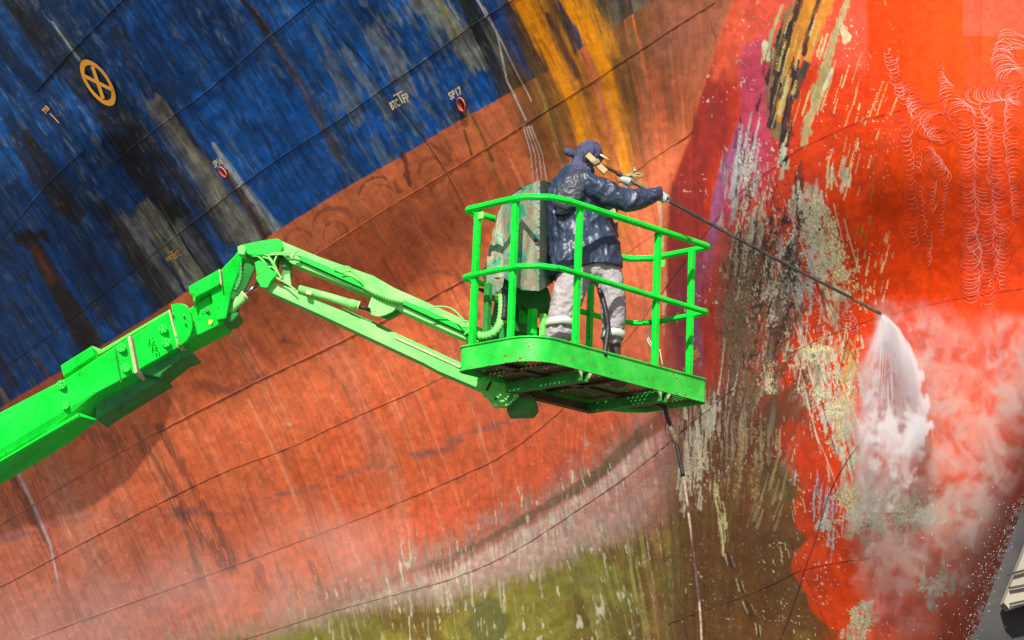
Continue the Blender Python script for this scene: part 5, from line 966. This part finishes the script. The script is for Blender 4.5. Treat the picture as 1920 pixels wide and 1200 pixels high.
m = MB(); q = LP(1174); m.tube(catmull([q, q+(-.02, 0, -.03), q+(-.055, -.01, -.035), q+(-.075, -.01, -.005)], 5), .007, 8); m.tube(catmull([q+(.01, 0, -.02), q+(.03, 0, -.07), q+(.045, 0, -.10)], 5), .012, 8); m.build('trigger', RUST, lance, smooth=True)
RAG = noise_mat('straw coloured rag', [(.3, (.25, .18, .07)), (.7, (.55, .44, .22))], 20, 5, .8, bump=.5)
m = MB(); q = LP(1185)+np.array([0, -.01, .02])
for k, pts in enumerate([[(0, 0, 0), (.015, 0, .04), (.018, 0, .075)], [(0, 0, 0), (.035, 0, .03), (.075, 0, .022), (.06, 0, .008), (.02, 0, .012)], [(0, 0, 0), (-.02, 0, .02), (.01, 0, .035), (.03, 0, .06)], [(-.04, 0, .005), (0, -.015, .012), (.03, 0, -.012)], [(0, 0, 0), (-.03, 0, -.02), (-.05, 0, -.03)]]):
    m.tube(catmull([q+np.array(p) for p in pts], 6), .0085, 6)
rg = m.build('tie_rag', RAG, lance, smooth=True)
# frayed straw coloured rag tucked at the far hip
m = MB()
for k in range(40):
    x0 = rng.uniform(1128, 1152); y0 = rng.uniform(385, 415); x1 = x0+rng.uniform(-4, 9); y1 = y0+rng.uniform(25, 55); m.tube([at(x0, y0, 18.80), at((x0+x1)/2+rng.uniform(-3, 3), (y0+y1)/2, 18.79), at(x1, y1, 18.80)], .006, 5)
fr = m.build('frayed_rag', RAG, None, smooth=True, origin=at(1140, 430, 18.8)); tag(fr, 'frayed straw coloured rag hanging behind the jacket of the worker', 'rag')
m = MB(); m.tube(catmull([at(x, y, Y) for x, y, Y in [(1124, 545, 18.42), (1130, 560, 18.40), (1137, 590, 18.38), (1140, 615, 18.38), (1137, 640, 18.36), (1133, 668, 18.34)]], 6), .019, 10)
tag(m.build('pressure_hose', MT['black'], None, smooth=True, origin=at(1135, 600, 18.4)), 'dark hose standing in the basket beside the right boot of the worker', 'hose')
# black hose and line hanging below the basket
m = MB(); YH = 19.0
m.tube(catmull([at(x, y, YH) for x, y in [(1246, 762), (1252, 785), (1262, 808), (1268, 830), (1274, 860), (1281, 893)]], 6), [.015]*12+[.018]*6+[.013]*13 if False else .0155, 10)
h_ = m.build('hanging_hose', MT['black'], None, smooth=True, origin=at(1262, 800, YH)); tag(h_, 'short black hose hanging under the basket with a taped coupling', 'hose')
m = MB(); m.tube(catmull([at(x, y, YH) for x, y in [(1255, 800), (1262, 812), (1268, 826), (1272, 832)]], 4), [.02, .022, .024, .026, .03, .026, .03, .028, .026, .024, .022, .02, .018], 10); m.build('coupling', RUST, h_, smooth=True)
m = MB(); m.tube(catmull([at(x, y, YH-.02) for x, y in [(1252, 785), (1247, 800), (1249, 815), (1258, 822), (1262, 835)]], 6), .003, 6); m.build('wire', MT['black'], h_, smooth=True)
ROPE = noise_mat('pale brown rope', [(.3, (.22, .15, .09)), (.7, (.50, .42, .33))], 25, 5, .8, bump=.4)
m = MB(); m.tube(catmull([at(x, y, 21.5) for x, y in [(1281, 890), (1287, 930), (1292, 970), (1300, 1030), (1306, 1085), (1312, 1140), (1316, 1215), (1322, 1500)]], 6), .011, 8)
tag(m.build('hanging_rope', ROPE, None, smooth=True, origin=at(1290, 900, 21.5)), 'thin pale brown rope hanging down in front of the olive weed', 'rope')
m = MB(); WH = noise_mat('white plastic string', [(.3, (.6, .66, .66)), (.7, (.85, .85, .82))], 6)
for p in ([(1222, 610), (1213, 622), (1215, 640), (1226, 655)], [(1224, 612), (1216, 630), (1222, 645), (1229, 660), (1230, 680)], [(1220, 614), (1228, 625), (1222, 640), (1230, 652)], [(1237, 655), (1240, 672), (1242, 684)]): m.tube(catmull([at(x, y, 19.30) for x, y in p], 5), .0035, 5)
tag(m.build('string', WH, None, smooth=True, origin=at(1222, 612, 19.3)), 'thin white strings knotted on the far rail of the basket', 'string')
# ================================================================== DOCK AT THE BACK
CONC = noise_mat('dark wet concrete', [(.3, (.020, .018, .020)), (.5, (.038, .034, .037)), (.7, (.075, .068, .066))], .35, 8, .8, bump=.4, bscale=5)
m = MB(); m.box((60, 62, 8), (70, 0, 0), (0, 1.5, 0), (0, 0, 8)); dw = m.build('dock_wall', CONC, None, origin=(60, 62, 0)); tag(dw, 'dark concrete dock wall behind the lower right edge of the bow', 'dock wall')
m = MB(); PAL = noise_mat('pale concrete slab', [(.3, (.30, .26, .19)), (.7, (.40, .355, .27))], .6, 6, .8)
pp = lambda x, y, Y=59.8: at(x, y, Y)
m.prism([pp(1882, 1130), (pp(1930, 1010)), pp(2300, 900), pp(2300, 1100), pp(1930, 1130), pp(1893, 1142)], (0, .5, 0)); sb = m.build('pale_slab', PAL, None, origin=pp(1930, 1100)); tag(sb, 'pale beige concrete landing with dark joints at the lower right corner', 'concrete landing')
m = MB()
for (a, b) in (((1890, 1078), (1990, 1050)), ((1892, 1103), (1990, 1085)), ((1893, 1133), (1990, 1112))): m.beam(pp(*a, 59.7), pp(*b, 59.7), .05, .05)
m.build('joint', CONC, sb)

# ================================================================== WATER SPRAY AND MIST
def vol_mat(name, dens, colr=(1, 1, 1), aniso=0.2):
    m, t, b = newmat(name); t.nodes.remove(b); v = t.nodes.new('ShaderNodeVolumePrincipled'); v.inputs['Color'].default_value = (*colr, 1); v.inputs['Density'].default_value = dens; v.inputs['Anisotropy'].default_value = aniso
    t.links.new(v.outputs[0], t.nodes['Material Output'].inputs['Volume']); return m
def cloud(name, x0, x1, y0, y1, step, thick, gap, mat, label, cat):
    """closed sheet of airborne droplets standing off the hull; thick(x,y) in metres"""
    X, Y_ = np.meshgrid(np.arange(x0, x1+step, step), np.arange(y0, y1+step, step)); T = np.maximum(thick(X, Y_), 0); D = depth(X, Y_)-gap(X, Y_); r, c = X.shape
    keepm = T > .004; A = at(X, Y_, D); Bk = at(X, Y_, D-T-.001); ii = np.arange(r*c).reshape(r, c); cell = keepm[:-1, :-1] | keepm[1:, :-1] | keepm[1:, 1:] | keepm[:-1, 1:]
    q = np.stack([ii[:-1, :-1], ii[1:, :-1], ii[1:, 1:], ii[:-1, 1:]], -1)[cell]; n_ = r*c; F_ = q[:, ::-1].tolist()+(q+n_).tolist()
    e = {}
    for a in q:
        for k in range(4):
            p_, s_ = int(a[k]), int(a[(k+1) % 4])
            if (s_, p_) in e: del e[(s_, p_)]
            else: e[(p_, s_)] = 1
    F_ += [(p_, s_, s_+n_, p_+n_) for p_, s_ in e]
    V_ = np.concatenate([A.reshape(-1, 3), Bk.reshape(-1, 3)]); us = np.unique(np.array([i for f in F_ for i in f])); mp_ = -np.ones(len(V_), int); mp_[us] = np.arange(len(us)); V_ = V_[us]; F_ = [tuple(mp_[list(f)]) for f in F_]
    o = mesh_obj(name, V_, F_, mat, None, True, origin=V_.mean(0)); tag(o, label, cat, kind='stuff'); return o
def billow(x, y, s, seed):
    w1_ = fbm(x*.010*s, y*.010*s, 4, seed)*60; w2_ = fbm(x*.010*s+9, y*.010*s+4, 4, seed+3)*60
    f = fbm((x+w1_)*.017*s, (y*1.0+w2_)*.017*s, 5, seed+7, .55); g = 1-abs(2*fbm((x+w2_)*.022*s, (y+w1_)*.014*s, 4, seed+11)-1)
    return f, g
def th_mist(x, y):
    f, g = billow(x, y, 1.25, 400); top = pl(x, [(1590, 700), (1620, 560), (1660, 556), (1730, 555), (1800, 575), (1900, 580), (2100, 590)])+(fbm(x*.05, y*.03, 3, 405)-.5)*40
    left = pl(y, [(550, 1650), (600, 1622), (680, 1600), (800, 1585), (1000, 1590), (1100, 1600), (1250, 1600)])+(fbm(x*.03, y*.03, 3, 407)-.5)*50
    e = sm(-6, 60, y-top)*sm(-6, 40, x-left)*sm(10, 90, sil(y)-x)*sm(1260, 1050, y)
    d = sm(.36, .66, f)*.8+sm(.66, .95, g)*.55; d = d*(.55+.6*sm(1180, 650, y))
    return e*(.075+.22*d**1.2)
cloud('mist', 1560, 1990, 520, 1260, 3, th_mist, lambda x, y: .04+0*x, vol_mat('airborne spray', 3.0, (.80, .82, .76)), 'pinkish white mist drifting off the cleaned bow right of the lance', 'mist')
def th_core(x, y):
    f, g = billow(x, y, 2.2, 430); c = pl(y, [(560, 1640), (585, 1656), (600, 1670), (620, 1688), (650, 1707), (700, 1729), (760, 1745), (800, 1747), (850, 1733), (950, 1695)]); rr = x-c
    l = pl(y, [(585, 1648), (610, 1640), (660, 1620), (720, 1605), (800, 1598), (980, 1605)])
    e = sm(0, 26, x-l)*sm(4, -8, rr+(fbm(x*.10, y*.05, 3, 431)-.4)*(8+sm(660, 800, y)*46))*sm(578, 600, y)*sm(1010, 760, y+(fbm(x*.09, y*.02, 3, 433)-.5)*120)
    fi = fbm((x-1653)/np.maximum(y-560, 20)*7+3, y*.012, 4, 437, .6)
    d = .06+.40*sm(.34, .72, f)*sm(.5, .95, g)+.32*sm(.42, .75, fbm((x-1653)/np.maximum(y-540, 20)*14, y*.02+fi, 4, 439, .6))+1.1*sm(40, 2, abs(rr+14))*sm(880, 640, y)*(.6+fi)+.20*sm(.5, .72, fi)+1.0*np.exp(-((x-1662)/24.)**2-((y-628)/34.)**2)
    return e*d*.5
cloud('spray_cloud', 1580, 1770, 566, 960, 2.5, th_core, lambda x, y: .42+0*x, vol_mat('dense spray', 7.5), 'dense white fan of water blasting down from the lance nozzle', 'water spray')
def th_low(x, y):
    f, g = billow(x, y, .5, 460); e = np.exp(-((x-430)/330.)**2-((y-1110+.25*(x-430))/95.)**2)+.5*np.exp(-((x-610)/110.)**2-((y-1030)/80.)**2)+.45*sm(300, -60, x)*sm(980, 1180, y)
    return e*(.45+.9*sm(.2, .8, f))*1.15*sm(1300, 1220, y)-.12
cloud('low_mist', -240, 1000, 900, 1300, 10, th_low, lambda x, y: .5+0*x, vol_mat('thin drifting spray', .26, (1, .98, .96)), 'thin pale mist drifting over the lower left plating', 'mist')
# jet filaments and droplets
WT = bpy.data.materials.new('white water'); WT.use_nodes = True; b_ = WT.node_tree.nodes['Principled BSDF']; b_.inputs['Base Color'].default_value = (.93, .95, .96, 1); b_.inputs['Roughness'].default_value = .5; b_.inputs['Alpha'].default_value = .75
m = MB(); nz = LP(1653); tip = np.array([1653., 589.])
for k in range(170):
    s_ = rng.uniform(0, 1)**.6; ex = 1605+128*s_+rng.normal()*3; ey = 1010-90*s_-140*abs(s_-.85)+rng.uniform(-120, 60)
    if s_ > .8: ey = 800+rng.uniform(-60, 70)
    t = np.linspace(0, 1, 8); bulge = 34*s_+6; X = tip[0]+(ex-tip[0])*t+bulge*np.sin(t*math.pi*.9)*(1-.3*t)*.8; Y_ = tip[1]+(ey-tip[1])*t**1.1
    t0 = rng.uniform(0, .75) if rng.random() < .8 else 0; t1 = min(1, t0+rng.uniform(.1, .35)); sel = np.linspace(t0, t1, 6); X = np.interp(sel, t, X); Y_ = np.interp(sel, t, Y_); dd = YT+(depth(ex, ey)-.15-YT)*sel
    m.tube(at(X, Y_, dd), np.array([.0004, .001, .0013, .0012, .0008, .0003])*(.7+.7*rng.random()), 4)
jo = m.build('water_jet', WT, None, smooth=True, origin=nz); tag(jo, 'thin white threads of water leaving the lance nozzle in a curved fan', 'water jet', kind='stuff')
m = MB()
octV = np.array([(1, 0, 0), (-1, 0, 0), (0, 1, 0), (0, -1, 0), (0, 0, 1), (0, 0, -1)], float); octF = [(0, 2, 4), (2, 1, 4), (1, 3, 4), (3, 0, 4), (2, 0, 5), (1, 2, 5), (3, 1, 5), (0, 3, 5)]
for k in range(1100):
    q = rng.random()
    if q < .35: x, y = 1600+rng.uniform(0, 1)*150, 600+rng.uniform(0, 1)*420
    elif q < .65: y = rng.uniform(940, 1240); x = sil(y)-abs(rng.normal())*26+rng.normal()*8
    else: x, y = rng.uniform(1480, 1900), rng.uniform(560, 1240)
    x = float(x); m.add(at(x, y, min(float(depth(min(x, float(sil(y))-3), y)), 20.6)-rng.uniform(.1, .6))+octV*rng.uniform(.001, .0028)*np.array([1, 1, rng.uniform(1, 2.4)]), octF)
dr = m.build('droplets', WT, None, origin=at(1700, 900, 19.5)); tag(dr, 'white water droplets flying off the cleaned bow and its lower edge', 'water drops', kind='stuff')
